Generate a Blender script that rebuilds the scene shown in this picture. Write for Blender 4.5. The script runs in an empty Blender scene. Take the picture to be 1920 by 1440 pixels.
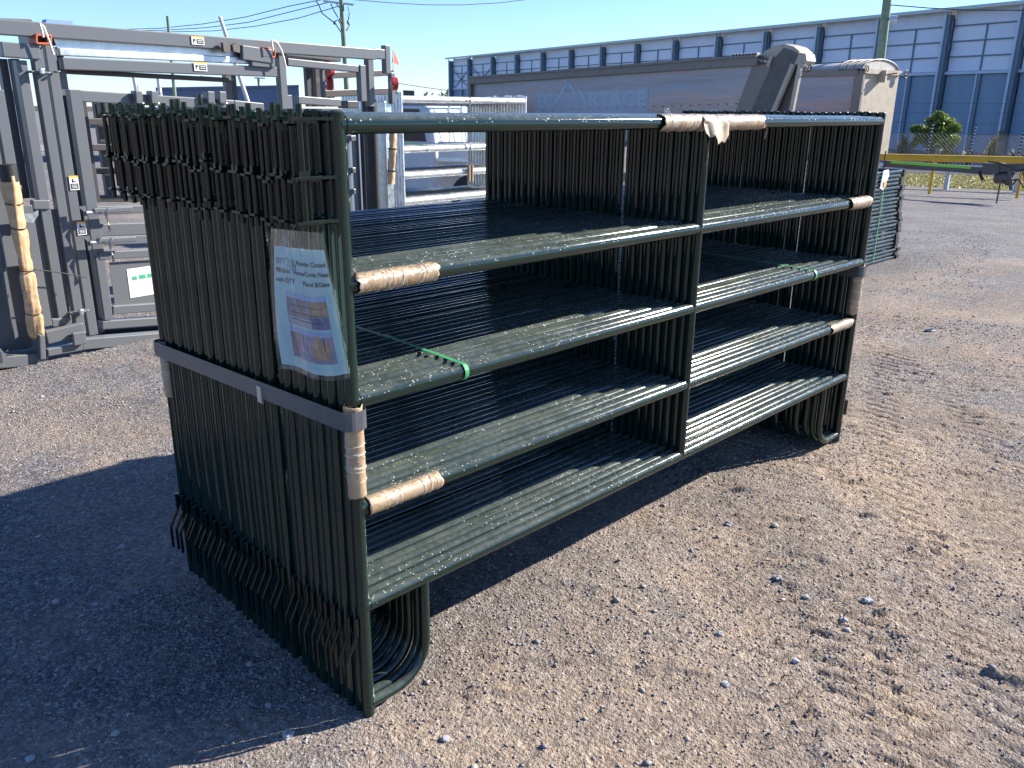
import bpy, bmesh, math, random
import numpy as np
from mathutils import Vector, Matrix
from math import radians, sin, cos, pi, hypot, atan2
random.seed(7); rng = np.random.default_rng(11)
S = bpy.context.scene
COL = S.collection

# ---------------------------------------------------------------- camera
CAM = Vector((-1.0754, -1.6107, 1.5885))
RX, RY, RZ, FOC = 1.25233, -0.009457, -0.786196, 1562.05     # focal length in 1920-px units
RM = (Matrix.Rotation(RZ, 3, 'Z') @ Matrix.Rotation(RY, 3, 'Y') @ Matrix.Rotation(RX, 3, 'X'))
cd = bpy.data.cameras.new('camera'); cam = bpy.data.objects.new('camera', cd); COL.objects.link(cam)
cam.matrix_world = Matrix.Translation(CAM) @ RM.to_4x4()
cd.sensor_width = 36; cd.lens = FOC / 1920 * 36; cd.clip_start = 0.05; cd.clip_end = 3000
cd.dof.use_dof = False
S.camera = cam

# ---------------------------------------------------------------- light
SUN = Vector((0.807, -0.351, 0.475)).normalized()
w = bpy.data.worlds.new('World'); S.world = w; w.use_nodes = True
nt = w.node_tree; nt.nodes.clear()
sky = nt.nodes.new('ShaderNodeTexSky'); sky.sky_type = 'NISHITA'; sky.sun_disc = False
sky.sun_elevation = math.asin(SUN.z); sky.sun_rotation = atan2(SUN.x, SUN.y)
sky.air_density = 1.0; sky.dust_density = 0.0; sky.ozone_density = 4.0; sky.altitude = 300
bg = nt.nodes.new('ShaderNodeBackground'); bg.inputs[1].default_value = 0.078
tint = nt.nodes.new('ShaderNodeMix'); tint.data_type = 'RGBA'; tint.blend_type = 'MULTIPLY'; tint.inputs[0].default_value = 1; tint.inputs[7].default_value = (.78, .90, 1.15, 1)
wo = nt.nodes.new('ShaderNodeOutputWorld')
nt.links.new(sky.outputs[0], tint.inputs[6]); nt.links.new(tint.outputs[2], bg.inputs[0]); nt.links.new(bg.outputs[0], wo.inputs[0])
ld = bpy.data.lights.new('sun', 'SUN'); ld.energy = 5.0; ld.angle = radians(0.53); ld.color = (1.0, 0.93, 0.83)
sun = bpy.data.objects.new('sun', ld); COL.objects.link(sun)
sun.rotation_euler = SUN.to_track_quat('Z', 'Y').to_euler(); sun.location = (6, -4, 9)
S.view_settings.view_transform = 'Standard'; S.view_settings.look = 'None'
S.view_settings.exposure = 1.42; S.view_settings.gamma = 1; S.view_settings.use_curve_mapping = False
S.cycles.max_bounces = 8; S.cycles.glossy_bounces = 4; S.cycles.transmission_bounces = 6; S.cycles.transparent_max_bounces = 12
S.cycles.sample_clamp_indirect = 6

# ---------------------------------------------------------------- measuring helpers (survey of the yard)
def ray(px, py): return RM @ Vector(((px-960)/FOC, -(py-720)/FOC, -1))
def at(px, py, h):
    d = ray(px, py); return CAM + d * (h / hypot(d.x, d.y))
class Plane:
    """a vertical plane through o, running along ang degrees; (s, z) on it, off = metres behind it"""
    def __init__(s, o, ang):
        s.o = Vector((o[0], o[1], 0)); a = radians(ang); s.ang = a
        s.t = Vector((cos(a), sin(a), 0)); s.n = Vector((-sin(a), cos(a), 0))
        if (s.o - CAM).dot(s.n) < 0: s.n = -s.n
    def sz(s, px, py, off=0):
        d = ray(px, py); o = s.o + s.n*off; k = (o-CAM).dot(s.n) / d.dot(s.n); q = CAM + d*k
        return (q-s.o).dot(s.t), q.z
    def w(s, a, z, off=0): p = s.o + s.t*a + s.n*off; return Vector((p.x, p.y, z))

def sstep(a, b, x):
    t = np.clip((x-a)/(b-a), 0, 1); return t*t*(3-2*t)
def gz(x, y):
    d = np.hypot(np.asarray(x)-0.5, np.asarray(y)-0.0)
    return -0.043*np.clip(d-9.0, 0, 17.5) - 0.012*np.clip(d-26.5, 0, 30)
def gzf(x, y): return float(gz(x, y))

# ---------------------------------------------------------------- materials
def newmat(name):
    m = bpy.data.materials.new(name); m.use_nodes = True; t = m.node_tree
    return m, t, t.nodes['Principled BSDF']
def N(t, kind, **kw):
    n = t.nodes.new(kind)
    for k, v in kw.items():
        if k in n.inputs: n.inputs[k].default_value = v
        else: setattr(n, k, v)
    return n
def L(t, a, b): t.links.new(a, b)
def ramp(t, src, pts):
    r = t.nodes.new('ShaderNodeValToRGB'); e = r.color_ramp.elements
    while len(e) < len(pts): e.new(0.5)
    for i, (p, c) in enumerate(pts): e[i].position = p; e[i].color = (*c, 1) if len(c) == 3 else c
    L(t, src, r.inputs[0]); return r
def mixc(t, f, a, b):
    m = t.nodes.new('ShaderNodeMix'); m.data_type = 'RGBA'
    for s, v in ((0, f), (6, a), (7, b)):
        if hasattr(v, 'is_linked') or hasattr(v, 'links'): L(t, v, m.inputs[s])
        else: m.inputs[s].default_value = v if s == 0 else (*v, 1)
    return m.outputs[2]
def math_(t, op, a, b=0.0, clamp=False):
    m = t.nodes.new('ShaderNodeMath'); m.operation = op; m.use_clamp = clamp
    for s, v in ((0, a), (1, b)):
        if hasattr(v, 'links'): L(t, v, m.inputs[s])
        else: m.inputs[s].default_value = v
    return m.outputs[0]
def coords(t): return t.nodes.new('ShaderNodeNewGeometry').outputs['Position']
def noise(t, scale, detail=4, rough=.55, vec=None, out='Fac'):
    n = N(t, 'ShaderNodeTexNoise', Scale=scale, Detail=detail, Roughness=rough)
    L(t, vec if vec is not None else coords(t), n.inputs['Vector']); return n.outputs[out]
def bump(t, h, strength, dist, bsdf):
    b = N(t, 'ShaderNodeBump', Strength=strength, Distance=dist); L(t, h, b.inputs['Height']); L(t, b.outputs[0], bsdf.inputs['Normal'])

def plain(name, col, rough=.5, metal=0., var=.15, nscale=8., coat=0., spec=.5):
    m, t, b = newmat(name)
    f = noise(t, nscale, 5, .6)
    lo = tuple(c*(1-var) for c in col); hi = tuple(min(1, c*(1+var)) for c in col)
    L(t, ramp(t, f, [(.3, lo), (.7, hi)]).outputs[0], b.inputs['Base Color'])
    r = math_(t, 'MULTIPLY_ADD', f, .25); r.node.inputs[2].default_value = rough-.12; L(t, r, b.inputs['Roughness'])
    b.inputs['Metallic'].default_value = metal; b.inputs['Coat Weight'].default_value = coat; b.inputs['Specular IOR Level'].default_value = spec
    return m

def dusty(name, col, rough, dust=(.20, .19, .165), amt=.8, coat=0., specks=True, grain=60.):
    """glossy paint with road dust lying on what faces up"""
    m, t, b = newmat(name)
    g = t.nodes.new('ShaderNodeNewGeometry'); pos = g.outputs['Position']
    sx = t.nodes.new('ShaderNodeSeparateXYZ'); L(t, g.outputs['Normal'], sx.inputs[0])
    up = t.nodes.new('ShaderNodeMapRange'); up.interpolation_type = 'SMOOTHSTEP'
    L(t, sx.outputs[2], up.inputs[0]); up.inputs[1].default_value = .15; up.inputs[2].default_value = .75
    n1 = noise(t, 5., 6, .65, pos); n2 = noise(t, grain, 3, .6, pos)
    k = math_(t, 'MULTIPLY', n1, n2); k = math_(t, 'MULTIPLY', k, 3.2, True)
    f = math_(t, 'MULTIPLY', up.outputs[0], k); f = math_(t, 'MULTIPLY', f, amt, True)
    c = mixc(t, f, col, dust)
    rgh = math_(t, 'MULTIPLY_ADD', f, .09); rgh.node.inputs[2].default_value = rough
    if specks:
        v = N(t, 'ShaderNodeTexVoronoi', Scale=150., Randomness=1.); L(t, pos, v.inputs['Vector'])
        d = math_(t, 'LESS_THAN', v.outputs['Distance'], .30)
        vc = t.nodes.new('ShaderNodeSeparateColor'); L(t, v.outputs['Color'], vc.inputs[0])
        pick = math_(t, 'GREATER_THAN', vc.outputs[0], .80)
        big = noise(t, 3.2, 3, .5, pos); patch = math_(t, 'GREATER_THAN', big, .47)
        up2 = math_(t, 'GREATER_THAN', sx.outputs[2], .15)
        s = math_(t, 'MULTIPLY', math_(t, 'MULTIPLY', math_(t, 'MULTIPLY', d, .75), pick), math_(t, 'MULTIPLY', patch, up2))
        c = mixc(t, s, c, (.42, .40, .33)); rgh = math_(t, 'MAXIMUM', rgh, math_(t, 'MULTIPLY', s, .8))
    L(t, c, b.inputs['Base Color']); L(t, rgh, b.inputs['Roughness'])
    b.inputs['Coat Weight'].default_value = coat; b.inputs['Coat Roughness'].default_value = .06
    bump(t, noise(t, 240., 2, .5, pos), .03, .0006, b)
    return m

M = {}
M['green'] = dusty('dark_green_powder_coat', (.005, .018, .014), .04, dust=(.092, .106, .092), amt=.80, coat=.15)
M['greenrod'] = dusty('dark_green_rod_paint', (.004, .010, .008), .06, dust=(.12, .12, .10), amt=.4, specks=False)
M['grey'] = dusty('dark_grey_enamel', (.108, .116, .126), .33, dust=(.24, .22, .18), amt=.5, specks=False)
M['greyback'] = dusty('brown_grey_with_shade', (.052, .046, .046), .4, dust=(.2, .19, .17), amt=.4, specks=False)  # back frames: shade and brown reflection put into the colour; sheds: own tone
M['zinc'] = plain('zinc_plate', (.55, .60, .62), .32, .85, .25, 30.)
M['galv'] = plain('galvanised_steel', (.60, .63, .64), .36, .8, .22, 14.)
M['strap'] = plain('blued_steel_strap', (.10, .11, .125), .34, .35, .15, 20.)
M['gstrap'] = plain('green_plastic_strap', (.045, .30, .12), .35, 0, .15, 30.)
M['black'] = plain('black_rubber', (.012, .012, .013), .6, 0, .3)
M['white'] = plain('white_label', (.75, .75, .74), .45, 0, .04)
M['orange'] = plain('orange_oxide_paint', (.42, .085, .03), .5, 0, .2)
M['orangeprint'] = plain('orange_print', (.85, .42, .05), .45, 0, .05)
M['ink'] = plain('black_ink', (.015, .015, .02), .5, 0, .1)
M['redpoly'] = plain('red_polyurethane', (.42, .02, .025), .35, 0, .15)
M['cord'] = plain('white_cord', (.70, .66, .60), .7, 0, .1)
M['blueplate'] = plain('blue_film_steel', (.22, .32, .60), .35, .3, .1)
M['beige'] = plain('beige_paint', (.40, .34, .26), .5, 0, .12, 3.)
M['beigeshade'] = plain('shaded_beige_frame', (.19, .16, .13), .5, 0, .12, 3.)  # frame and cheek beige, darkened to carry their shade
M['dbrown'] = plain('worn_dark_interior', (.09, .078, .07), .6, 0, .25, 3.)
M['yellow'] = plain('yellow_paint', (.62, .36, .02), .45, 0, .12, 2.)
M['lime'] = plain('lime_reflective_tape', (.22, .62, .04), .4, 0, .1, 2.)
M['machbrown'] = plain('weathered_brown_steel', (.10, .085, .075), .55, .1, .25, 4.)
M['carwhite'] = plain('white_car_paint', (.55, .56, .60), .25, 0, .03, 3., coat=.6)
M['glass'] = plain('dark_glass', (.02, .025, .03), .12, 0, .1)
M['tarp'] = plain('grey_tarpaulin', (.40, .38, .36), .6, 0, .18, 6.)
M['polegreen'] = plain('treated_pine_pole', (.16, .22, .15), .75, 0, .25, 5.)
M['polewhite'] = plain('pale_pole', (.55, .55, .52), .7, 0, .1)
M['wire'] = plain('wire', (.05, .055, .07), .6, .3, .1)
M['whcolumn'] = plain('blue_grey_column_paint', (.13, .18, .215), .55, .1, .1, 1.)
M['whpipe'] = plain('pale_blue_downpipe', (.42, .49, .58), .45, .1, .06, 1.)
M['roof'] = plain('pale_green_roof_steel', (.42, .50, .48), .45, .2, .06, 1.)
M['pinkflag'] = plain('faded_red_flag', (.80, .13, .09), .7, 0, .08)
M['dshed'] = plain('blue_shed_cladding', (.10, .15, .24), .6, 0, .1, .2)
M['bark'] = plain('bark', (.12, .09, .065), .85, 0, .3, 20.)

def m_clad():
    m, t, b = newmat('white_ribbed_cladding'); g = t.nodes.new('ShaderNodeNewGeometry')
    mp = N(t, 'ShaderNodeMapping'); L(t, g.outputs['Position'], mp.inputs[0]); mp.inputs['Rotation'].default_value = (0, 0, radians(-76))
    wv = N(t, 'ShaderNodeTexWave', Scale=1.2, Distortion=0.); wv.bands_direction = 'X'; L(t, mp.outputs[0], wv.inputs[0])
    L(t, ramp(t, noise(t, .35, 4), [(.3, (.60, .64, .72)), (.7, (.70, .73, .79))]).outputs[0], b.inputs['Base Color'])
    b.inputs['Roughness'].default_value = .5; bump(t, wv.outputs['Fac'], .35, .03, b); return m
M['clad'] = m_clad()
def m_precast():
    m, t, b = newmat('blue_grey_precast'); p = coords(t)
    mp = N(t, 'ShaderNodeMapping'); L(t, p, mp.inputs[0]); mp.inputs['Scale'].default_value = (1, 1, .18)
    f = noise(t, 1.1, 6, .6, mp.outputs[0])
    L(t, ramp(t, f, [(.25, (.19, .265, .34)), (.75, (.25, .325, .40))]).outputs[0], b.inputs['Base Color'])
    b.inputs['Roughness'].default_value = .8; bump(t, f, .1, .02, b); return m
M['precast'] = m_precast()
def m_silver():
    m, t, b = newmat('brushed_alloy_side'); p = coords(t)
    mp = N(t, 'ShaderNodeMapping'); L(t, p, mp.inputs[0]); mp.inputs['Scale'].default_value = (1, .35, 2.2)
    f = noise(t, .55, 5, .6, mp.outputs[0]); f2 = noise(t, 2.5, 4, .6)
    c = ramp(t, f, [(.25, (.21, .19, .19)), (.5, (.29, .265, .265)), (.64, (.42, .28, .22)), (.8, (.24, .26, .31))])
    L(t, mixc(t, math_(t, 'MULTIPLY', f2, .4), c.outputs[0], (.27, .29, .35)), b.inputs['Base Color'])
    b.inputs['Metallic'].default_value = .45; b.inputs['Roughness'].default_value = .42
    bump(t, f, .25, .25, b); return m
M['silver'] = m_silver()
M['decalpatch'] = plain('pale_sign_patch', (.30, .32, .36), .45, .35, .10, .8)
M['decal'] = plain('faded_blue_lettering', (.32, .37, .43), .45, .3, .06, 1.)
def m_card():
    m, t, b = newmat('brown_cardboard'); p = coords(t)
    f = noise(t, 22., 6, .65); st = noise(t, 9., 3, .5)
    c = ramp(t, f, [(.3, (.36, .22, .11)), (.7, (.54, .37, .21))]).outputs[0]
    msk = math_(t, 'MULTIPLY', math_(t, 'SUBTRACT', st, .63), 9., True)
    L(t, mixc(t, msk, c, (.22, .085, .03)), b.inputs['Base Color'])
    b.inputs['Roughness'].default_value = .55; b.inputs['Coat Weight'].default_value = .0; b.inputs['Coat Roughness'].default_value = .2
    bump(t, noise(t, 120., 4, .6), .35, .003, b); return m
M['card'] = m_card()
def m_film(name, fac, rough, bs, mist):
    m, t, b = newmat(name); t.nodes.remove(b); out = t.nodes['Material Output']
    mp = N(t, 'ShaderNodeMapping'); L(t, coords(t), mp.inputs[0]); mp.inputs['Rotation'].default_value = (.5, .3, .7); mp.inputs['Scale'].default_value = (1, 1, .3)
    n = noise(t, bs, 4, .55, mp.outputs[0]); bp = N(t, 'ShaderNodeBump', Strength=1., Distance=.012); L(t, n, bp.inputs['Height'])
    tr = N(t, 'ShaderNodeBsdfTransparent'); tr.inputs[0].default_value = (.93, .95, .96, 1)
    gl = N(t, 'ShaderNodeBsdfGlossy'); gl.inputs['Roughness'].default_value = rough; L(t, bp.outputs[0], gl.inputs['Normal'])
    df = N(t, 'ShaderNodeBsdfDiffuse'); df.inputs[0].default_value = (.8, .82, .84, 1); L(t, bp.outputs[0], df.inputs['Normal'])
    fr = N(t, 'ShaderNodeLayerWeight'); L(t, bp.outputs[0], fr.inputs['Normal'])
    f = math_(t, 'MULTIPLY_ADD', math_(t, 'POWER', fr.outputs['Facing'], 4.), fac*.55, True); f.node.inputs[2].default_value = .05*fac
    m1 = N(t, 'ShaderNodeMixShader'); L(t, f, m1.inputs[0]); L(t, tr.outputs[0], m1.inputs[1]); L(t, gl.outputs[0], m1.inputs[2])
    m2 = N(t, 'ShaderNodeMixShader'); L(t, ramp(t, n, [(.5, (0, 0, 0)), (.75, (mist,)*3)]).outputs[0], m2.inputs[0]); L(t, m1.outputs[0], m2.inputs[1]); L(t, df.outputs[0], m2.inputs[2])
    L(t, m2.outputs[0], out.inputs[0]); return m
M['film'] = m_film('clear_plastic_film', 1.6, .10, 22., .18)
M['wrap'] = m_film('stretch_wrap', 1.3, .14, 70., .25)
M['paper'] = plain('light_blue_paper', (.36, .55, .56), .6, 0, .04)
def m_photo(name, a, bc, c, sc):
    m, t, b = newmat(name); L(t, ramp(t, noise(t, sc, 5, .6), [(.3, a), (.5, bc), (.72, c)]).outputs[0], b.inputs['Base Color'])
    b.inputs['Roughness'].default_value = .4; return m
M['photo1'] = m_photo('yard_photo_print', (.06, .10, .28), (.16, .18, .26), (.32, .24, .20), 22.)
M['photo2'] = m_photo('fence_photo_print', (.10, .10, .20), (.24, .24, .36), (.48, .30, .18), 18.)
M['skyprint'] = plain('pale_blue_print', (.30, .40, .62), .5, 0, .1)
M['mudprint'] = plain('tan_print', (.38, .25, .16), .5, 0, .3, 60.)
M['mauveprint'] = plain('mauve_print', (.24, .15, .20), .5, 0, .2, 60.)
M['greenprint'] = plain('green_print', (.03, .35, .16), .5, 0, .1)
M['greyprint'] = plain('grey_print', (.32, .33, .38), .5, 0, .1)

def m_ground():
    m, t, b = newmat('gravel_yard_ground'); p = coords(t)
    big = noise(t, .55, 5, .6); mid = noise(t, 3.5, 6, .62); fine = noise(t, 45., 5, .6)
    vor = N(t, 'ShaderNodeTexVoronoi', Scale=85., Randomness=1.); L(t, p, vor.inputs['Vector'])
    vs = t.nodes.new('ShaderNodeSeparateColor'); L(t, vor.outputs['Color'], vs.inputs[0])
    vor2 = N(t, 'ShaderNodeTexVoronoi', Scale=210., Randomness=1.); L(t, p, vor2.inputs['Vector'])
    sx = t.nodes.new('ShaderNodeSeparateXYZ'); L(t, p, sx.inputs[0])
    # warm dirt near the stack's front and right, bluish stone chip elsewhere
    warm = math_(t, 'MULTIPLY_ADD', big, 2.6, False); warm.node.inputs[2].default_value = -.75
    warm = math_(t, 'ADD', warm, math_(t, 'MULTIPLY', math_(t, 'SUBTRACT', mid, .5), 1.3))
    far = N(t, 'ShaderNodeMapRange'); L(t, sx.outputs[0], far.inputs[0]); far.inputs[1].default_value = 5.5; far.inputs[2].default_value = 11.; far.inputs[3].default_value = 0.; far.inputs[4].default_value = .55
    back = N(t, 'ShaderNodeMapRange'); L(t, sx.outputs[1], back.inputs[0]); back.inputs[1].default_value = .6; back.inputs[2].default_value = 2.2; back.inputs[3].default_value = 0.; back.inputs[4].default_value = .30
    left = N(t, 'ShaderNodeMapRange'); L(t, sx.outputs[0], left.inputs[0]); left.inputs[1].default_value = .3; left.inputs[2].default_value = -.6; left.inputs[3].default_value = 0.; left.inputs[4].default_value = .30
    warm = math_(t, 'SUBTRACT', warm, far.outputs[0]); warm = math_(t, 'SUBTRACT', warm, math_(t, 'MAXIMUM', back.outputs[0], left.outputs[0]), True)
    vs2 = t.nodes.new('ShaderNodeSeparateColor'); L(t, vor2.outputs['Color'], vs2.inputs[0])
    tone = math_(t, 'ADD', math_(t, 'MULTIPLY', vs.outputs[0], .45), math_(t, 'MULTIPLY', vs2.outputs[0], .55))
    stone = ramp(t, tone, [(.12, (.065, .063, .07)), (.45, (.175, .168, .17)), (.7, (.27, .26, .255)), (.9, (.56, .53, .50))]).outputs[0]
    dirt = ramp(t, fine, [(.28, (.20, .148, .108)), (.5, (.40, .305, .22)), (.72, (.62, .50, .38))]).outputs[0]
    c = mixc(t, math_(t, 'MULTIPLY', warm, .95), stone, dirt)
    tv = noise(t, 1.3, 4, .55); c2 = t.nodes.new('ShaderNodeMix'); c2.data_type = 'RGBA'; c2.blend_type = 'MULTIPLY'; c2.inputs[0].default_value = .8
    L(t, c, c2.inputs[6]); L(t, ramp(t, tv, [(.3, (.62, .62, .64)), (.7, (1., 1., 1.))]).outputs[0], c2.inputs[7])
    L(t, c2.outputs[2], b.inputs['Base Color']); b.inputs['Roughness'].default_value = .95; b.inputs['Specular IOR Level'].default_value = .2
    h = math_(t, 'ADD', math_(t, 'MULTIPLY', vor.outputs['Distance'], -.8), math_(t, 'MULTIPLY', vor2.outputs['Distance'], -.35))
    h = math_(t, 'ADD', h, math_(t, 'MULTIPLY', noise(t, 28., 5, .65), 1.2)); h = math_(t, 'ADD', h, math_(t, 'MULTIPLY', mid, 2.2))
    h = math_(t, 'ADD', h, math_(t, 'MULTIPLY', noise(t, 130., 4, .7), 1.1)); bump(t, h, .9, .011, b); return m
M['ground'] = m_ground()
def m_pebble():
    m, t, b = newmat('loose_stone_chip'); a = t.nodes.new('ShaderNodeAttribute'); a.attribute_name = 'tone'
    L(t, ramp(t, a.outputs['Fac'], [(0, (.13, .13, .15)), (.35, (.22, .215, .225)), (.6, (.32, .27, .225)), (.85, (.40, .37, .35)), (1, (.58, .57, .55))]).outputs[0], b.inputs['Base Color'])
    b.inputs['Roughness'].default_value = .85; return m
M['pebble'] = m_pebble()
def m_leaf(name, lo, hi):
    m, t, b = newmat(name); g = t.nodes.new('ShaderNodeNewGeometry')
    L(t, ramp(t, g.outputs['Random Per Island'], [(0, lo), (1, hi)]).outputs[0], b.inputs['Base Color'])
    b.inputs['Roughness'].default_value = .5; b.inputs['Subsurface Weight'].default_value = 0
    tr = N(t, 'ShaderNodeBsdfTranslucent'); L(t, ramp(t, g.outputs['Random Per Island'], [(0, lo), (1, hi)]).outputs[0], tr.inputs[0])
    mx = N(t, 'ShaderNodeMixShader'); mx.inputs[0].default_value = .4; L(t, b.outputs[0], mx.inputs[1]); L(t, tr.outputs[0], mx.inputs[2])
    L(t, mx.outputs[0], t.nodes['Material Output'].inputs[0]); return m
M['leaf'] = m_leaf('tree_leaf', (.07, .125, .025), (.22, .29, .045))
M['flax'] = m_leaf('dark_flax_blade', (.03, .045, .03), (.07, .085, .055))
M['grass'] = m_leaf('dry_green_grass', (.16, .17, .06), (.34, .31, .15))
M['fartree'] = m_leaf('far_tree_leaf', (.04, .06, .05), (.08, .11, .08))

# ---------------------------------------------------------------- mesh helpers
class MB:
    def __init__(s): s.v = []; s.f = []; s.sm = []
    def add(s, vs, fs, smooth=False):
        o = len(s.v); s.v += [tuple(v) for v in vs]; s.f += [tuple(i+o for i in f) for f in fs]; s.sm += [smooth]*len(fs); return s
    def box(s, c, d, R=None):
        c = Vector(c); x, y, z = d[0]/2, d[1]/2, d[2]/2
        vs = [Vector((a*x, b_*y, e*z)) for a in (-1, 1) for b_ in (-1, 1) for e in (-1, 1)]
        if R is not None: vs = [R @ v for v in vs]
        return s.add([v+c for v in vs], [(0,1,3,2),(4,6,7,5),(0,4,5,1),(2,3,7,6),(0,2,6,4),(1,5,7,3)])
    def bar(s, a, b, wx, wy, side):
        """square bar from a to b, wx across in the 'side' direction"""
        a = Vector(a); b = Vector(b); ax = (b-a).normalized(); sd = Vector(side); n = ax.cross(sd).normalized(); u = n.cross(ax).normalized()
        q = []
        for p in (a, b):
            for i, j in ((-1,-1),(1,-1),(1,1),(-1,1)): q.append(p + n*(i*wx/2) + u*(j*wy/2))
        return s.add(q, [(3,2,1,0),(4,5,6,7),(0,1,5,4),(1,2,6,5),(2,3,7,6),(3,0,4,7)])
    def tube(s, pts, r, n=12, r2=None, up=(0, 0, 1), cap=True, radii=None, smooth=True):
        """elliptical tube: r across the 'up' direction, r2 along it"""
        pts = [Vector(p) for p in pts]; r2 = r if r2 is None else r2; vs = []; U = Vector(up)
        for i, p in enumerate(pts):
            if i == 0: tan = pts[1]-p
            elif i == len(pts)-1: tan = p-pts[i-1]
            else: tan = (pts[i+1]-p).normalized() + (p-pts[i-1]).normalized()
            tan.normalize(); a = U.cross(tan)
            if a.length < 1e-4: a = Vector((1, 0, 0)).cross(tan)
            a.normalize(); b = tan.cross(a).normalized(); k = radii[i] if radii else 1
            for j in range(n):
                th = 2*pi*j/n; vs.append(p + a*(cos(th)*r*k) + b*(sin(th)*r2*k))
        fs = [(i*n+j, i*n+(j+1) % n, (i+1)*n+(j+1) % n, (i+1)*n+j) for i in range(len(pts)-1) for j in range(n)]
        s.add(vs, fs, smooth)
        if cap:
            s.add(vs[:n], [tuple(range(n))[::-1]]); s.add(vs[-n:], [tuple(range(n))])
        return s
    def prism(s, poly, ext):
        """polygon (world points) extruded by the vector ext"""
        poly = [Vector(p) for p in poly]; e = Vector(ext); n = len(poly)
        return s.add(poly + [p+e for p in poly], [tuple(range(n)), tuple(range(2*n-1, n-1, -1))] + [(i, (i+1) % n, n+(i+1) % n, n+i)[::-1] for i in range(n)])
    def mesh(s, name, mat):
        me = bpy.data.meshes.new(name); me.from_pydata(s.v, [], s.f); me.polygons.foreach_set('use_smooth', s.sm)
        me.materials.append(mat); me.update()
        bm = bmesh.new(); bm.from_mesh(me); bmesh.ops.recalc_face_normals(bm, faces=bm.faces); bm.to_mesh(me); bm.free()
        return me
    def build(s, name, mat, parent=None, loc=None): return link(name, s.mesh(name, M[mat] if isinstance(mat, str) else mat), parent, loc)
def link(name, me, parent=None, loc=None):
    o = bpy.data.objects.new(name, me); COL.objects.link(o)
    if parent is not None: o.parent = parent
    if loc is not None: o.location = loc
    return o
def thing(name, label, cat, loc=(0, 0, 0), group=None, rz=0):
    o = bpy.data.objects.new(name, None); COL.objects.link(o); o.location = loc; o.rotation_euler.z = rz; o.empty_display_size = .1
    o['label'] = label; o['category'] = cat
    if group: o['group'] = group
    return o
def tag(o, label, cat, group=None):
    o['label'] = label; o['category'] = cat
    if group: o['group'] = group
    return o
def bevel(o, wd=.004, seg=2):
    m = o.modifiers.new('bevel', 'BEVEL'); m.width = wd; m.segments = seg; m.limit_method = 'ANGLE'; m.angle_limit = radians(40); return o
def text(body, size, origin, xdir, ydir, mat, parent, name='lettering', depth=.0003, bold=0.):
    c = bpy.data.curves.new('lettering', 'FONT'); c.body = body; c.size = size; c.extrude = depth; c.offset = bold
    o = bpy.data.objects.new('tmp', c); COL.objects.link(o)
    me = bpy.data.meshes.new_from_object(o.evaluated_get(bpy.context.evaluated_depsgraph_get())); bpy.data.objects.remove(o)
    X = Vector(xdir).normalized(); Y = Vector(ydir).normalized(); Z = X.cross(Y)
    R = Matrix((X, Y, Z)).transposed(); me.transform(Matrix.Translation(Vector(origin)) @ R.to_4x4())
    me.materials.clear(); me.materials.append(M[mat]); me.name = name
    return link(name, me, parent)

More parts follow.
